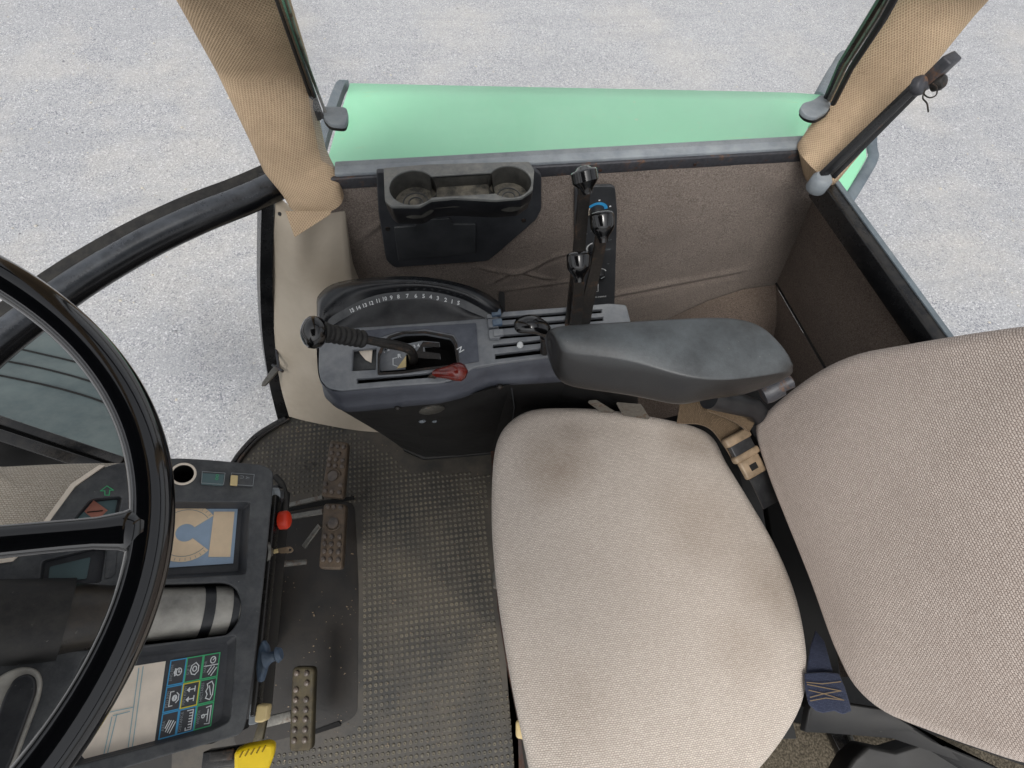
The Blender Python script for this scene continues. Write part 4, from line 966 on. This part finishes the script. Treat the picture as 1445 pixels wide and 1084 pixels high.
tube('thin_rod', [Pz(722, 548, .5), Pz(726, 575, .4), Pz(722, 600, .3)], .0015, M['dash'], co, 6)
# raised cowl with the throttle arc
def E(pts, n=6): return smoothpath([Pz(*p) for p in pts], n)
c0 = E([(448, 482, ZC - .03), (447, 440, .57), (450, 416, .58), (478, 398, .59), (540, 391, .60), (600, 391, .60), (660, 403, .595), (700, 423, .585), (712, 441, .57)])
c1 = E([(449, 480, ZC), (450, 446, .60), (455, 422, .61), (482, 403, .62), (540, 395, .627), (600, 395, .627), (658, 407, .62), (695, 427, .605), (709, 442, .58)])
c2 = E([(450, 480, ZC + .002), (455, 447, .607), (462, 428, .617), (488, 410, .626), (540, 401, .632), (600, 400, .632), (655, 411, .626), (690, 430, .61), (705, 443, .585)])
c3 = E([(452, 479, ZC + .001), (463, 452, .595), (485, 437, .602), (512, 423, .606), (545, 414, .608), (600, 411, .608), (645, 420, .604), (672, 432, .597), (692, 444, .584)])
c4 = E([(454, 478, ZC + .001), (466, 462, .588), (490, 447, .593), (515, 434, .596), (548, 425, .597), (600, 422, .597), (640, 430, .594), (664, 440, .590), (686, 449, .582)])
c5 = E([(460, 477, ZC + .001), (474, 468, ZC + .002), (500, 463, ZC + .002), (525, 461, ZC + .002), (555, 459, ZC + .002), (600, 456, ZC + .002), (640, 453, ZC + .002), (662, 451, ZC + .002), (684, 450, ZC + .001)])
cb = [V((p.x, p.y + .012, .48)) for p in c0]
cw = grid('cowl', [cb, c0, c1, c2, [a.lerp(b, .5) + V((0, -.002, 0)) for a, b in zip(c2, c3)], c3], M['blk2'] if 'blk2' in M else surf('glossy cowl plastic', (14, 15, 18), (22, 23, 27), .22, nscale=14, dust_sheen=(90, 96, 100), dust_sheen_amt=.25, bump=.04), co)
band = grid('throttle_scale', [c3, c4], M['dash'], co)
grid('cowl_inner', [c4, [a.lerp(b, .5) + V((0, .003, -.004)) for a, b in zip(c4, c5)], c5], M['blk'], co)
nums = [('15', 497, 439.5), ('14', 506, 435.8), ('13', 515, 432.3), ('12', 524, 429.2), ('11', 534, 425.8), ('10', 543, 423), ('9', 552.5, 421.3), ('8', 562.5, 420), ('7', 575, 419), ('6', 587, 419), ('5', 598, 419.2), ('4', 608, 420.3), ('3', 618, 422.2), ('2', 629, 424.6), ('1', 638, 426.8), ('S', 647, 428.8)]
for s, x, y in nums:
    zt = .6035; a = math.radians(-12 * (x - 585) / 60 if x > 560 else -18 * (x - 575) / 70); f_ = FH(zt)
    text('number', s, f_, f_.uv(x, y), .0115, M['white'], band, ang=a, bold=.0003, h=.0015, sx=.72 if len(s) > 1 else .85)
slab('cowl_tab', [Pz(704, 410, .57), Pz(712, 412, .57), Pz(713, 440, .57), Pz(702, 440, .57)], .01, M['void'], co, d=(0, 0, -1))
# stops in the slots
for i, (x, y) in enumerate([(698, 446), (699.5, 459), (701, 474)]):
    st_ = thing('slide_stop', ['small grey slide stop at the left end of the farthest console slot', 'small grey slide stop at the left end of the second console slot', 'small grey slide stop at the left end of the third console slot'][i][:], 'slide stop', group='slot stops')
    f_ = FK; u0, v0 = FK.uv(x, y)
    plate('clip', FK, [(u0 - .014, v0 - .009), (u0 + .004, v0 - .010), (u0 + .004, v0 + .009), (u0 - .014, v0 + .008)], .001, .010, M['cons'], st_, r=.002, bevel=.001, px=False)
    plate('button', FK, [(u0 - .006, v0 - .009), (u0 + .011, v0 - .008), (u0 + .011, v0 + .004), (u0 - .006, v0 + .003)], .008, .016, M['blueh'] if i < 2 else M['cons'], st_, r=.002, bevel=.001, px=False)
wp = Pz(734, 486, ZC + .004); tag(lathe('pilot_button', wp - V((0, 0, .02)), wp + V((0, 0, .004)), [(0, .0055), (.7, .0058), (.9, .005), (1, .003)], M['white']), 'tiny round white button standing in the fourth console slot', 'button')
# ================================================================== LEVERS
def flatbar(name, pts, w, th, mat, par, facing=(0, -1, .4)):
    P = smoothpath([Pz(*p) for p in pts], 6); rg = []
    for i, p in enumerate(P):
        d = (P[min(i + 1, len(P) - 1)] - P[max(i - 1, 0)]).normalized(); n_ = V(facing); n_ = (n_ - d * n_.dot(d)).normalized(); s = d.cross(n_)
        ww = w * (1 - .25 * i / len(P)); rg.append([p + s * ww / 2 + n_ * th / 2, p + s * ww / 2 - n_ * th / 2, p - s * ww / 2 - n_ * th / 2, p - s * ww / 2 + n_ * th / 2])
    return loft(name, rg, mat, par, smooth='auto', angle=30)
def hyd(label, pts, kn, kr, tip):
    t0 = thing('hydraulic_lever', label, 'lever', group='three hydraulic levers')
    flatbar('shaft', pts, .021, .006, M['lever'], t0)
    a = Pz(*kn[0]); fw = R3 @ V((0, 0, 1)); b = PD(kn[1][0], kn[1][1], (a - CAM).dot(fw) - .008)
    lathe('knob', a, b, [(-.30, kr * .34), (-.12, kr * .42), (0, kr * .55), (.14, kr * .78), (.30, kr * .96), (.36, kr), (.40, kr * 1.02), (.86, kr * 1.02), (.95, kr * .97), (1.0, kr * .88), (1.04, kr * .7), (1.06, kr * .4)] if not tip else
          [(-.30, kr * .34), (-.12, kr * .42), (0, kr * .55), (.22, kr * .85), (.34, kr), (.84, kr * 1.0), (.92, kr * .9), (.96, kr * .62), (1.1, kr * .42), (1.14, kr * .2)], M['knob'], t0, 32)
    return t0
hyd('tallest black knobbed rusty lever, its knob against the window rail', [(805, 458, ZC), (812, 400, .66), (820, 320, .76), (825, 262, .85)], [(828, 266, .845), (823, 238, .885)], .0178, True)
hyd('middle rusty lever with a black knob in front of the blue arc', [(824, 456, ZC), (831, 420, .64), (843, 365, .72), (849, 328, .78)], [(851, 333, .775), (849, 300, .80)], .0172, False)
hyd('shortest rusty lever with a black knob, nearest the armrest', [(811, 462, ZC), (815, 430, .65), (817, 385, .74)], [(817, 389, .735), (815.5, 357, .765)], .0170, False)
gs = thing('gear_lever', 'rusty gear lever with black taped grip and round glossy black knob at its left end', 'lever')
tube('shaft', smoothpath([Pz(*p) for p in [(583, 510, .555), (583, 502, .585), (578, 494, .61), (566, 489, .625), (540, 484, .65), (510, 478, .675)]], 6), [.0078] * 25 + [.0068] * 6, M['lever'], gs, 18)
ga, gb_ = Pz(514, 479, .672), Pz(454, 469, .715)
P_ = [ga.lerp(gb_, k / 40) for k in range(41)]
tube('taped_grip', P_, [.0118 + .0022 * abs(math.sin(k * .62)) + (.002 if k > 34 else 0) for k in range(41)], M['rubber'], gs, 20)
ka, kb_ = Pz(458, 470, .712), Pz(424, 468, .730)
lathe('knob', ka, kb_, [(0, .011), (.06, .017), (.2, .0215), (.45, .0235), (.65, .0225), (.82, .0175), (.93, .010), (1, .002)], M['knob'], gs, 32)
tl = thing('throttle_lever', 'short lever with a brown red teardrop knob on the front slot of the side console', 'lever')
flatbar('shaft', [(607, 534, .57), (617, 528, .59), (630, 527, .605)], .010, .004, M['lever'], tl)
lathe('knob', Pz(611, 527, .60), Pz(660, 524, .615), [(0, .004), (.12, .0075), (.4, .0105), (.62, .0145), (.8, .0155), (.92, .011), (1, .002)], M['wine'], tl, 28)
pl_ = thing('handle_lever', 'black bent plastic hand lever at the front tip of the armrest', 'lever')
tube('shaft', smoothpath([Pz(768, 500, ZC - .01), Pz(769, 485, .61), Pz(768, 474, .65)], 5), .0075, M['lever'], pl_, 12)
hs_ = smoothpath([Pz(774, 476, .645), Pz(768, 465, .67), Pz(752, 458, .68), Pz(736, 459, .677), Pz(727, 463, .67)], 6)
tube('grip', hs_, [.009, .011, .012, .0125, .013, .0135, .014, .0145, .015, .0155, .016, .0165, .017, .017, .0168, .0165, .016, .0155, .015, .0145, .0135, .0125, .011, .008, .003][:len(hs_)], M['knob'], pl_, 20, flatten=.72)
# ================================================================== DASHBOARD
dp = Pz(385, 662, .70)
FD = Frame(dp, (.50, 0, .866), (0, 1, 0))
da = thing('dashboard', 'dark grey tilted instrument dashboard with display windows, behind the steering wheel', 'dashboard')
out = [(150, 656), (200, 649), (250, 646), (300, 649), (372, 656), (386, 664), (385, 690), (378, 770), (364, 900), (350, 1010), (343, 1036), (250, 1062), (110, 1104), (-120, 1165), (-170, 1000), (-150, 815), (20, 790), (52, 760), (76, 722), (108, 684)]
hA = [(214, 708), (353, 709), (347, 810), (206, 818)]
hL1 = [(128, 704), (172, 700), (160, 758), (84, 764), (100, 738)]
hL2 = [(60, 792), (150, 770), (142, 822), (56, 826)]
hS = [(-60, 845), (150, 828), (318, 822), (334, 830), (341, 850), (338, 876), (322, 897), (160, 915), (-60, 925)]
hB = [(120, 925), (334, 897), (325, 1018), (300, 1030), (100, 1082), (60, 1060)]
hC = [(255, 659, 15)]
c1c = FD.uv(258.5, 669); hole_c = circ(c1c, .0115, 26)
def LP(L): return FD.pts(L)
S_ = [rnd(LP(out), .012)] + [rnd(LP(h_), r_) for h_, r_ in ((hA, .003), (hL1, .004), (hL2, .003), (hS, .012), (hB, .005))] + [hole_c]
for i in range(len(S_)):
    if (area(S_[i]) < 0) == (i == 0): S_[i] = S_[i][::-1]
me = curve_mesh('face', S_, .008, .0016); place(me, FD, -.004)
link('face', me, M['dash'], da, smooth='auto', angle=50)
for h_, r_, dep, sh in ((hA, .003, .016, .86), (hL1, .004, .008, .95), (hL2, .003, .008, .95), (hB, .005, .008, .90)):
    pocket('recess', FD, h_, -.003, dep, M['dashin'], da, r=r_, shrink=sh)
pocket('round_socket', FD, hole_c, -.002, .05, M['void'], da, px=False)
tube('socket_ring', [FD.w(c1c[0] + .0122 * math.cos(a), c1c[1] + .0122 * math.sin(a), .0006) for a in [k * math.pi / 14 for k in range(29)]], .0014, M['creamhi'], da, 8, caps=False)
pocket('column_slot', FD, hS, -.004, .05, M['void'], da, r=.012)
# body under the face
body = [p for p in rnd(LP(out), .012)]
ce = sum((V(p) for p in body), V((0, 0))) / len(body)
loft('housing', [[FD.w(*(ce + (V(p) - ce) * s_), h_) for p in body] for h_, s_ in ((-.006, .999), (-.03, .992), (-.045, .965))], M['blk'], da, caps=False, angle=60)
# side face strip on the right edge (key panel)
e0, e1 = Pz(388, 678, .67), Pz(356, 1000, .67)
beam('side_channel', Pz(396, 690, .60), Pz(366, 1010, .60), .012, .05, M['blk'], da, up=(0, 0, 1))
beam('side_strip', Pz(391, 700, .655), Pz(361, 1010, .655), .006, .02, M['paint'], da)
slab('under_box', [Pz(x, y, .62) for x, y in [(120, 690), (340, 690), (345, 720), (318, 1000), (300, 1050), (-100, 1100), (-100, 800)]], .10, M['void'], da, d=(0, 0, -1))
slab('pedestal', [Pz(x, y, .50) for x, y in [(0, 760), (190, 760), (190, 960), (-20, 1000)]], .50, M['matte'], da, d=(0, 0, -1))
# speedometer style display A
hd_ = -.0165
def sheet(nm, L, h_, mat, par, r=0.): return plate(nm, FD, L, h_, h_ + .0004, mat, par, r=r)
dA = plate('display', FD, [(218, 711), (336, 712), (329, 795), (208, 803)], -.0185, -.0165, M['bluehi'], da)
c2c = FD.uv(262, 752, hd_)
# world axes on the face: u=+Y? build arcs in local coordinates
def arcFD(r0, r1, a0, a1, h_, n=26): return arcseg(c2c, r0, r1, a0, a1, FD, h_, n)
# pixel directions in local frame
ur = (V(FD.uv(282, 752, hd_)) - V(c2c)).normalized(); ang0 = math.degrees(math.atan2(ur.y, ur.x))
link('scale_arc', arcFD(.0100, .0325, ang0 + 38, ang0 + 322, hd_ + .0006), M['amber'], dA)
link('tick_arc', arcFD(.0262, .0268, ang0 + 40, ang0 + 320, hd_ + .0010), M['greyp'], dA)
M['tickf'] = flat('faint tick print', (176, 176, 170), .6)
for k in range(0, 29):
    a = ang0 + 44 + k * (272 / 28); link('tick', arcFD(.0285, .0315, a - .5, a + .5, hd_ + .0010, 1), M['tickf'], dA)
plate('bar_window', FD, [(302, 722), (331, 722), (325, 786), (294, 786)], hd_ + .0003, hd_ + .0006, M['amber'], dA)
# indicator window (upper left) with diamond
sheet('lens', [(130, 709), (166, 705), (156, 753), (90, 759), (104, 738)], -.0095, M['teal'], da, .002)
dm = plate('hazard_diamond', FD, [(119, 722), (132, 706), (152, 720), (136, 736)], -.0088, -.0082, M['diamond'], da)
link('arrow_mark', lines_mesh('arrow_mark', FD, [[FD.uv(124, 723, -.008), FD.uv(144, 721, -.008)]], .0012, -.0076), M['void'], dm)
sheet('lens', [(70, 800), (128, 786), (122, 817), (68, 821)], -.0095, M['teal'], da, .002)
pocket('switch_slot', FD, [(150, 775), (166, 770), (163, 812), (148, 818)], .0008, .004, M['void'], da, r=.003)
# arrow outline above
aw_ = [(142, 693), (151, 686), (160, 692), (155, 692), (154, 699), (148, 699), (148, 693), (142, 693)]
link('turn_arrow', lines_mesh('turn_arrow', FD, [[FD.uv(*p) for p in aw_]], .0008, .0006), M['greenln'], da)
# rocker switches top right
for L, m_, lab in (([(285, 667), (317, 669), (315, 685), (284, 683)], 'teal', 0), ([(326, 669), (358, 671), (356, 687), (325, 685)], 'dash', 1)):
    sw_ = plate('rocker_switch', FD, L, 0, .004, M[m_], da, r=.001, bevel=.0008)
    P4 = [FD.uv(*p) for p in L]; link('switch_outline', lines_mesh('switch_outline', FD, [P4 + [P4[0]]], .0006, .0044), M['greyp'], sw_)
    if lab:
        plate('switch_cap', FD, [(326, 670), (336, 671), (335, 685), (325, 684)], .004, .009, M['cream'], sw_, r=.001, bevel=.0008)
        for q in ((341, 675), (349, 676)): text('switch_icon', 'U' if q[0] < 345 else 'Y', FD, FD.uv(*q), .006, M['greyp'], sw_, h=.0045, ang=math.radians(ang0 + 90))
    else: text('switch_icon', 'oo', FD, FD.uv(305, 675), .007, M['greenln'], sw_, h=.0042, ang=math.radians(ang0 + 90))
# monitor B: cream display and nine tiles
hB0 = -.0105
mon = plate('monitor_panel', FD, [(130, 935), (312, 914), (300, 1028), (100, 1076), (80, 1060)], -.013, hB0, M['dashin'], da, r=.002)
plate('monitor_display', FD, [(150, 946), (234, 933), (218, 1048), (120, 1072), (110, 1060)], hB0, hB0 + .0006, M['creamhi'], mon)
for L in ([(196, 943), (181, 1054)], [(202, 941), (187, 1053)], [(150, 1006), (188, 998)], [(183, 1004), (160, 1010)], [(158, 1012), (147, 1063)], [(165, 1008), (152, 1062)]):
    link('display_line', lines_mesh('display_line', FD, [[FD.uv(*p, hB0) for p in L]], .0007, hB0 + .0012), M['skyblue2'] if 'skyblue2' in M else M.setdefault('skyblue2', flat('faint blue line', (150, 186, 196), .5)), mon)
def bil(s, t_):
    TL, TR, BL, BR = (240.7, 931.7), (311, 920), (223, 1044.6), (297.6, 1024.8)
    return tuple(TL[i] * (1 - s) * (1 - t_) + TR[i] * s * (1 - t_) + BL[i] * (1 - s) * t_ + BR[i] * s * t_ for i in (0, 1))
cols = [['blueln', 'greenln', 'greenln'], ['blueln', 'yelln', 'greenln'], ['blueln', 'blueln', 'greenln']]
icons = {  # strokes in tile coordinates 0..1 (x right, y down as seen)
 (0, 0): [('c', .62, .5, .17), ('l', .62, .42, .62, .52, .7, .52), ('l', .5, .4, .38, .36, .38, .64, .5, .6), ('c', .40, .5, .07)],
 (0, 1): [('l', .35, .35, .6, .25, .8, .4, .8, .62, .62, .75, .4, .7, .3, .55, .35, .35), ('c', .56, .5, .12)],
 (0, 2): [('c', .62, .26, .16), ('l', .62, .26, .70, .2), ('l', .1, .48, .95, .48), ('l', .45, .85, .75, .55), ('l', .6, .92, .9, .62), ('l', .35, .75, .55, .55)],
 (1, 0): [('l', .5, .22, .3, .22, .3, .80, .5, .80), ('c', .6, .5, .13), ('c', .6, .5, .06), ('l', .72, .3, .85, .4, .85, .6, .72, .7)],
 (1, 1): [('l', .32, .28, .72, .28), ('l', .42, .2, .30, .28, .42, .36, .42, .2), ('l', .76, .18, .76, .38), ('l', .32, .68, .72, .68), ('l', .42, .6, .30, .68, .42, .76, .42, .6), ('l', .76, .58, .76, .78), ('l', .3, .285, .72, .285), ('l', .32, .685, .7, .685)],
 (1, 2): [('l', .45, .2, .72, .12, .86, .3, .86, .7, .72, .9, .45, .8, .52, .65, .42, .5, .52, .35, .45, .2), ('l', .6, .3, .75, .7)],
 (2, 0): [('l', .35, .75, .6, .35), ('l', .48, .8, .75, .38), ('l', .62, .85, .88, .45), ('l', .3, .6, .48, .32)],
 (2, 1): [('l', .5, .1, .85, .1, .85, .92, .5, .92, .5, .82)] + [('l', .85, y_, .66, y_) for y_ in (.22, .34, .46, .58, .70, .82)],
 (2, 2): [('l', .6, .15, .88, .12, .88, .88, .6, .85), ('l', .35, .45, .72, .45), ('c', .45, .5, .08), ('l', .72, .25, .72, .75)]}
words = {(0, 0): 'ENG RPM', (0, 1): 'SLIP %', (0, 2): 'HA/HR', (1, 0): 'PTO RPM', (1, 1): 'MPH KM/H', (1, 2): 'HECTARES', (2, 0): 'AREA', (2, 1): 'DISTANCE', (2, 2): 'WIDTH'}
for r_ in range(3):
    for c_ in range(3):
        g = .03
        def tp(x, y): return FD.uv(*bil((c_ + g + x * (1 - 2 * g)) / 3, (r_ + g + y * (1 - 2 * g)) / 3), hB0)
        Q = [tp(0, 0), tp(1, 0), tp(1, 1), tp(0, 1)]
        if area(Q) < 0: Q = Q[::-1]
        k = plate('tile_button', FD, Q, hB0, hB0 + .001, M['dashin'], mon, px=False)
        link('tile_border', lines_mesh('tile_border', FD, [Q + [Q[0]]], .0011, hB0 + .0014), M[cols[r_][c_]], k)
        sg = []
        for ic in icons[(r_, c_)]:
            if ic[0] == 'c': sg.append([tp(ic[1] + ic[3] * math.cos(a), ic[2] + ic[3] * .85 * math.sin(a)) for a in [q_ * math.pi / 7 for q_ in range(15)]])
            else: sg.append([tp(ic[i], ic[i + 1]) for i in range(1, len(ic), 2)])
        link('icon', lines_mesh('icon', FD, sg, .0009, hB0 + .0014), M['white'], k)
        text('tile_text', words[(r_, c_)], FD, tp(.17, .5), .0036, M['greyp'], k, h=hB0 + .0008, ang=math.radians(ang0 + 90))
# steering column tube lying in the slot
cc0 = FD.px(341, 860, -.030); cc1 = FD.px(60, 875, -.006); dd = (cc1 - cc0)
sc_ = thing('steering_column', 'scuffed grey steering column tube lying in the long slot of the dashboard', 'steering column')
tube('tube', [cc0 + dd * t_ for t_ in (0, .02, .2, .5, .75)], .027, M['cyl'], sc_, 30)
for a_, b_ in ((.05, .09), (.19, .25)): tube('dark_band', [cc0 + dd * a_, cc0 + dd * b_], .0276, M['blk'], sc_, 30)
tube('lower_joint', [cc0 + dd * .62, cc0 + dd * .66, cc0 + dd * .95], [.027, .030, .034], surf('brown black joint', (40, 36, 32), (18, 17, 16), .25, nscale=16, dust_sheen=(120, 104, 80), dust_sheen_amt=.4), sc_, 30)
tube('boot', smoothpath([cc0 + dd * .90, cc0 + dd * 1.0, cc0 + dd * 1.3, cc0 + dd * 1.5 + V((0, 0, .05))], 5), [.030] + [.036] * 3 + [.040] * 13 if False else .038, M['rubber'], sc_, 30)
# beige woven pad in front of the dash
FP = Frame(Pz(60, 700, .70), (.35, .05, .93), (1, 0, 0))
pd = tag(pillow('dash_pad', FP, [(-60, 657), (0, 654), (90, 650), (175, 649), (240, 652), (180, 700), (100, 760), (20, 830), (-70, 850), (-140, 760)], 0, .05, .012, .12, M['pad'], None), 'light beige woven fabric pad behind the dashboard at the left edge', 'pad')
plate('trim_edge', FD, [(106, 686), (50, 762), (18, 792), (-150, 818), (-150, 812), (14, 787), (46, 757), (100, 683), (140, 656), (148, 657)], -.004, .002, M['creamhi'], da)
# multifunction lever at lower left
ml = thing('signal_lever', 'dark tongue shaped lever with a grey rim at the left edge below the steering column', 'lever')
FL = Frame(FD.px(30, 1000, .012), FD.n, (0, 1, 0))
plate('rim', FL, [(-60, 1100), (-20, 970), (4, 950), (30, 940), (52, 944), (60, 960), (56, 985), (20, 1080), (-10, 1130)], -.004, .004, M['cyl'], ml, r=.008, bevel=.002)
plate('blade', FL, [(-30, 1100), (4, 985), (20, 957), (38, 950), (50, 956), (52, 975), (14, 1080), (-10, 1120)], .0045, .010, M['blk'], ml, r=.006, bevel=.002)
# side controls on the right edge of the dash
def knobby(name, label, cat): return thing(name, label, cat)
k1 = thing('side_button', 'round dark grey push button on the right side of the dashboard above the red knob', 'button')
lathe('sleeve', Pz(383, 700, .65), Pz(391, 700, .645), [(0, .011), (1, .011)], M['railgrey'], k1); lathe('cap', Pz(390, 700, .645), Pz(401, 700, .64), [(0, .0095), (.8, .0095), (1, .006)], M['blk'], k1)
tube('cable', smoothpath([Pz(388, 672, .60), Pz(398, 684, .60), Pz(403, 704, .60), Pz(402, 722, .60)], 6), .0045, M['rubber'], k1, 10)
k2 = thing('stop_knob', 'bright orange red pull knob on the right side of the dashboard', 'knob')
lathe('stem', Pz(379, 738, .65), Pz(396, 735, .65), [(0, .006), (.1, .0075), (1, .0068)], M['red'], k2)
lathe('head', Pz(393, 735, .65), Pz(409, 733, .65), [(0, .007), (.15, .0118), (.7, .0122), (.9, .0105), (1, .008)], M['red'], k2)
k3 = thing('ignition_key', 'worn metal key in a chrome lock on the right side of the dashboard', 'key')
lathe('lock_barrel', Pz(374, 780, .66), Pz(384, 779, .655), [(0, .014), (.4, .014), (.7, .009), (1, .006)], M['steel'], k3)
kf = FH(.655)
beam('blade', Pz(381, 780, .655), Pz(393, 777, .655), .005, .003, M['cream'], k3, bevel=.0006)
plate('bow', kf, [(391, 774), (410, 771), (414, 776), (411, 780), (394, 781)], -.001, .0015, M['bucklep'], k3, r=.002, bevel=.0005, holes=[([(407, 774), (411, 774), (411, 777), (407, 778)], .001)])
k4 = tag(tube('steel_rod', [Pz(392, 797, .55), Pz(398, 796, .55), Pz(432, 793, .53)], [.003, .0045, .004], M['steel']), 'short horizontal steel rod under the dashboard below the key', 'rod')
k5 = thing('tilt_handle', 'blue grey plastic T shaped handle on the right side of the dashboard', 'handle')
FT = FH(.66)
plate('wing', FT, [(370, 902), (377, 912), (378, 925), (374, 945), (368, 964), (361, 962), (360, 940), (364, 912)], -.006, .006, M['blueh'], k5, r=.004, bevel=.003)
lathe('stem', Pz(374, 931, .665), Pz(397, 922, .665), [(0, .010), (.3, .006), (.6, .0055), (.75, .009), (1, .0065)], M['blueh'], k5)
tube('rust_rod', [Pz(369, 965, .62), Pz(365, 1000, .62)], .004, M['lever'], k5, 10)
k6 = thing('toggle_switch', 'aged cream toggle switch on the right side of the dashboard near the bottom', 'switch')
plate('base', FH(.655), [(353, 993), (364, 993), (361, 1022), (350, 1024)], -.008, .002, M['railgrey'], k6, r=.002, bevel=.001)
plate('cap', FH(.66), [(362, 994), (378, 995), (375, 1017), (369, 1020), (358, 1020)], -.010, .004, M['cream'], k6, r=.003, bevel=.002)
k7 = thing('yellow_handle', 'bright yellow ribbed plastic handle at the bottom edge', 'handle')
FY = Frame(Pz(358, 1070, .60), (.25, -.1, .95), (1, 0, 0))
yh = plate('grip', FY, [(330, 1062), (345, 1054), (380, 1048), (388, 1052), (387, 1066), (378, 1090), (330, 1110)], -.02, 0, M['yellow'], k7, r=.005, bevel=.004)
M['olive'] = flat('rib shadow print', (150, 124, 10), .6)
for k in range(5):
    tube('rib', [FY.px(338 + 8 * k, 1069 - 2 * k, .0006), FY.px(343 + 8 * k, 1060 - 2 * k, .0006)], .0009, M['olive'], yh, 6)
brk = thing('metal_bracket', 'small dark metal bracket under the dashboard beside the yellow handle', 'bracket')
beam('bar', Pz(290, 1072, .55), Pz(372, 1060, .55), .02, .02, M['paint'], brk); beam('bar_end', Pz(296, 1068, .565), Pz(330, 1064, .565), .012, .004, M['lever'], brk)
tag(slab('torn_flap', [Pz(364, 1020, .3), Pz(376, 1015, .3), Pz(370, 1045, .3), Pz(355, 1050, .3)], .01, M['pedal2'], None, d=(0, 0, -1)), 'muddy scrap hanging under the dashboard beside the lowest pedal', 'scrap')
# ================================================================== STEERING WHEEL
WC = CAM + (V((-.368, .066, 1.122)) - CAM) * 1.06
FWh = Frame(WC, (math.sin(.56), 0, math.cos(.56)), (0, 1, 0))
RW = .2085
swl = thing('steering_wheel', 'large glossy black steering wheel with three spokes at the left edge', 'steering wheel')
n1, n2 = 160, 40; vs_, fs_, rr_ = [], [], .0118
for i in range(n1):
    a = 2 * math.pi * i / n1
    for j in range(n2):
        b = 2 * math.pi * j / n2; cu, cv = math.cos(b), math.sin(b)
        r_ = rr_ * (1 - .045 * math.exp(-((b - 3.5) / .10) ** 2) )
        # grooves between cap and rim
        x = cu * r_ * 1.08; y = cv * r_ * .92
        vs_.append(FWh.w((RW + x) * math.cos(a), (RW + x) * math.sin(a), y))
for i in range(n1):
    for j in range(n2): fs_.append((i * n2 + j, ((i + 1) % n1) * n2 + j, ((i + 1) % n1) * n2 + (j + 1) % n2, i * n2 + (j + 1) % n2))
link('rim', fixn(mesh('rim', vs_, fs_)), M['gloss'], swl, True)
sp = FWh.uv(186, 748); sa = math.atan2(sp[1], sp[0])
for k in range(3):
    a = sa + k * 2 * math.pi / 3; d = (math.cos(a), math.sin(a))
    P = []; R_ = []
    for t_ in [q / 14 for q in range(15)]:
        rad = .03 + (RW - .004 - .03) * t_; P.append(FWh.w(d[0] * rad, d[1] * rad, -.035 * (1 - t_) ** 1.5)); R_.append(.0098 + .007 * max(0, (t_ - .82) / .18) ** 2)
    me_ = tube_me('spoke', P, R_, 24, flatten=.62, up=tuple(FWh.w(-d[1], d[0], 0) - FWh.w(0, 0, 0)))
    link('spoke', fixn(me_), M['gloss'], swl, True)
lathe('hub', FWh.w(0, 0, -.06), FWh.w(0, 0, -.01), [(0, .04), (.3, .05), (.8, .048), (.95, .042), (1, .02)], M['knob'], swl, 40)

# ------------------------------------------------------------------ origins at the base of each thing
bpy.context.view_layer.update()
def wloc(o): 
    l = V(o.location)
    while o.parent: o = o.parent; l += V(o.location)
    return l
done = set()
tops = [o for o in list(COL.objects) if o.parent is None and o.type in ('MESH', 'EMPTY')]
def bounds(o, acc):
    if o.type == 'MESH': acc += [v.co for v in o.data.vertices]
    for c_ in o.children: bounds(c_, acc)
    return acc
def settle(o, base):
    if o.type == 'MESH':
        P = [v.co for v in o.data.vertices]
        c_ = V(((min(p.x for p in P) + max(p.x for p in P)) / 2, (min(p.y for p in P) + max(p.y for p in P)) / 2, min(p.z for p in P)))
    else:
        P = bounds(o, []); c_ = V(((min(p.x for p in P) + max(p.x for p in P)) / 2, (min(p.y for p in P) + max(p.y for p in P)) / 2, min(p.z for p in P)))
    kids = list(o.children)
    for k in kids: settle(k, c_)
    if o.type == 'MESH': o.data.transform(Matrix.Translation(-c_))
    o.location = c_ - base
for o in tops:
    if o.name != 'ground': settle(o, V((0, 0, 0)))

# ------------------------------------------------------------------ light
w = bpy.data.worlds.new('World'); sc.world = w; w.use_nodes = True; nt = w.node_tree
bg = nt.nodes['Background']; sky = nt.nodes.new('ShaderNodeTexSky'); sky.sky_type = 'NISHITA'; sky.sun_disc = False
EL, ROT = math.radians(58), math.radians(200)
sky.sun_elevation = EL; sky.sun_rotation = ROT; sky.dust_density = 4; sky.air_density = 1
hs = nt.nodes.new('ShaderNodeHueSaturation'); hs.inputs['Saturation'].default_value = .18; hs.inputs['Value'].default_value = 1.12
nt.links.new(sky.outputs[0], hs.inputs['Color']); nt.links.new(hs.outputs[0], bg.inputs['Color'])
bg.inputs['Strength'].default_value = SKY = .15
sd = bpy.data.lights.new('sun', 'SUN'); sd.energy = 1.2; sd.angle = math.radians(20); sd.color = (1, .97, .93)
so = bpy.data.objects.new('sun', sd); COL.objects.link(so)
dirv = V((math.sin(ROT) * math.cos(EL), math.cos(ROT) * math.cos(EL), math.sin(EL)))
so.rotation_euler = dirv.to_track_quat('Z', 'Y').to_euler(); so.location = (0, 0, 5)
sc.view_settings.view_transform = 'Standard'; sc.view_settings.look = 'None'; sc.view_settings.exposure = 0; sc.view_settings.gamma = 1
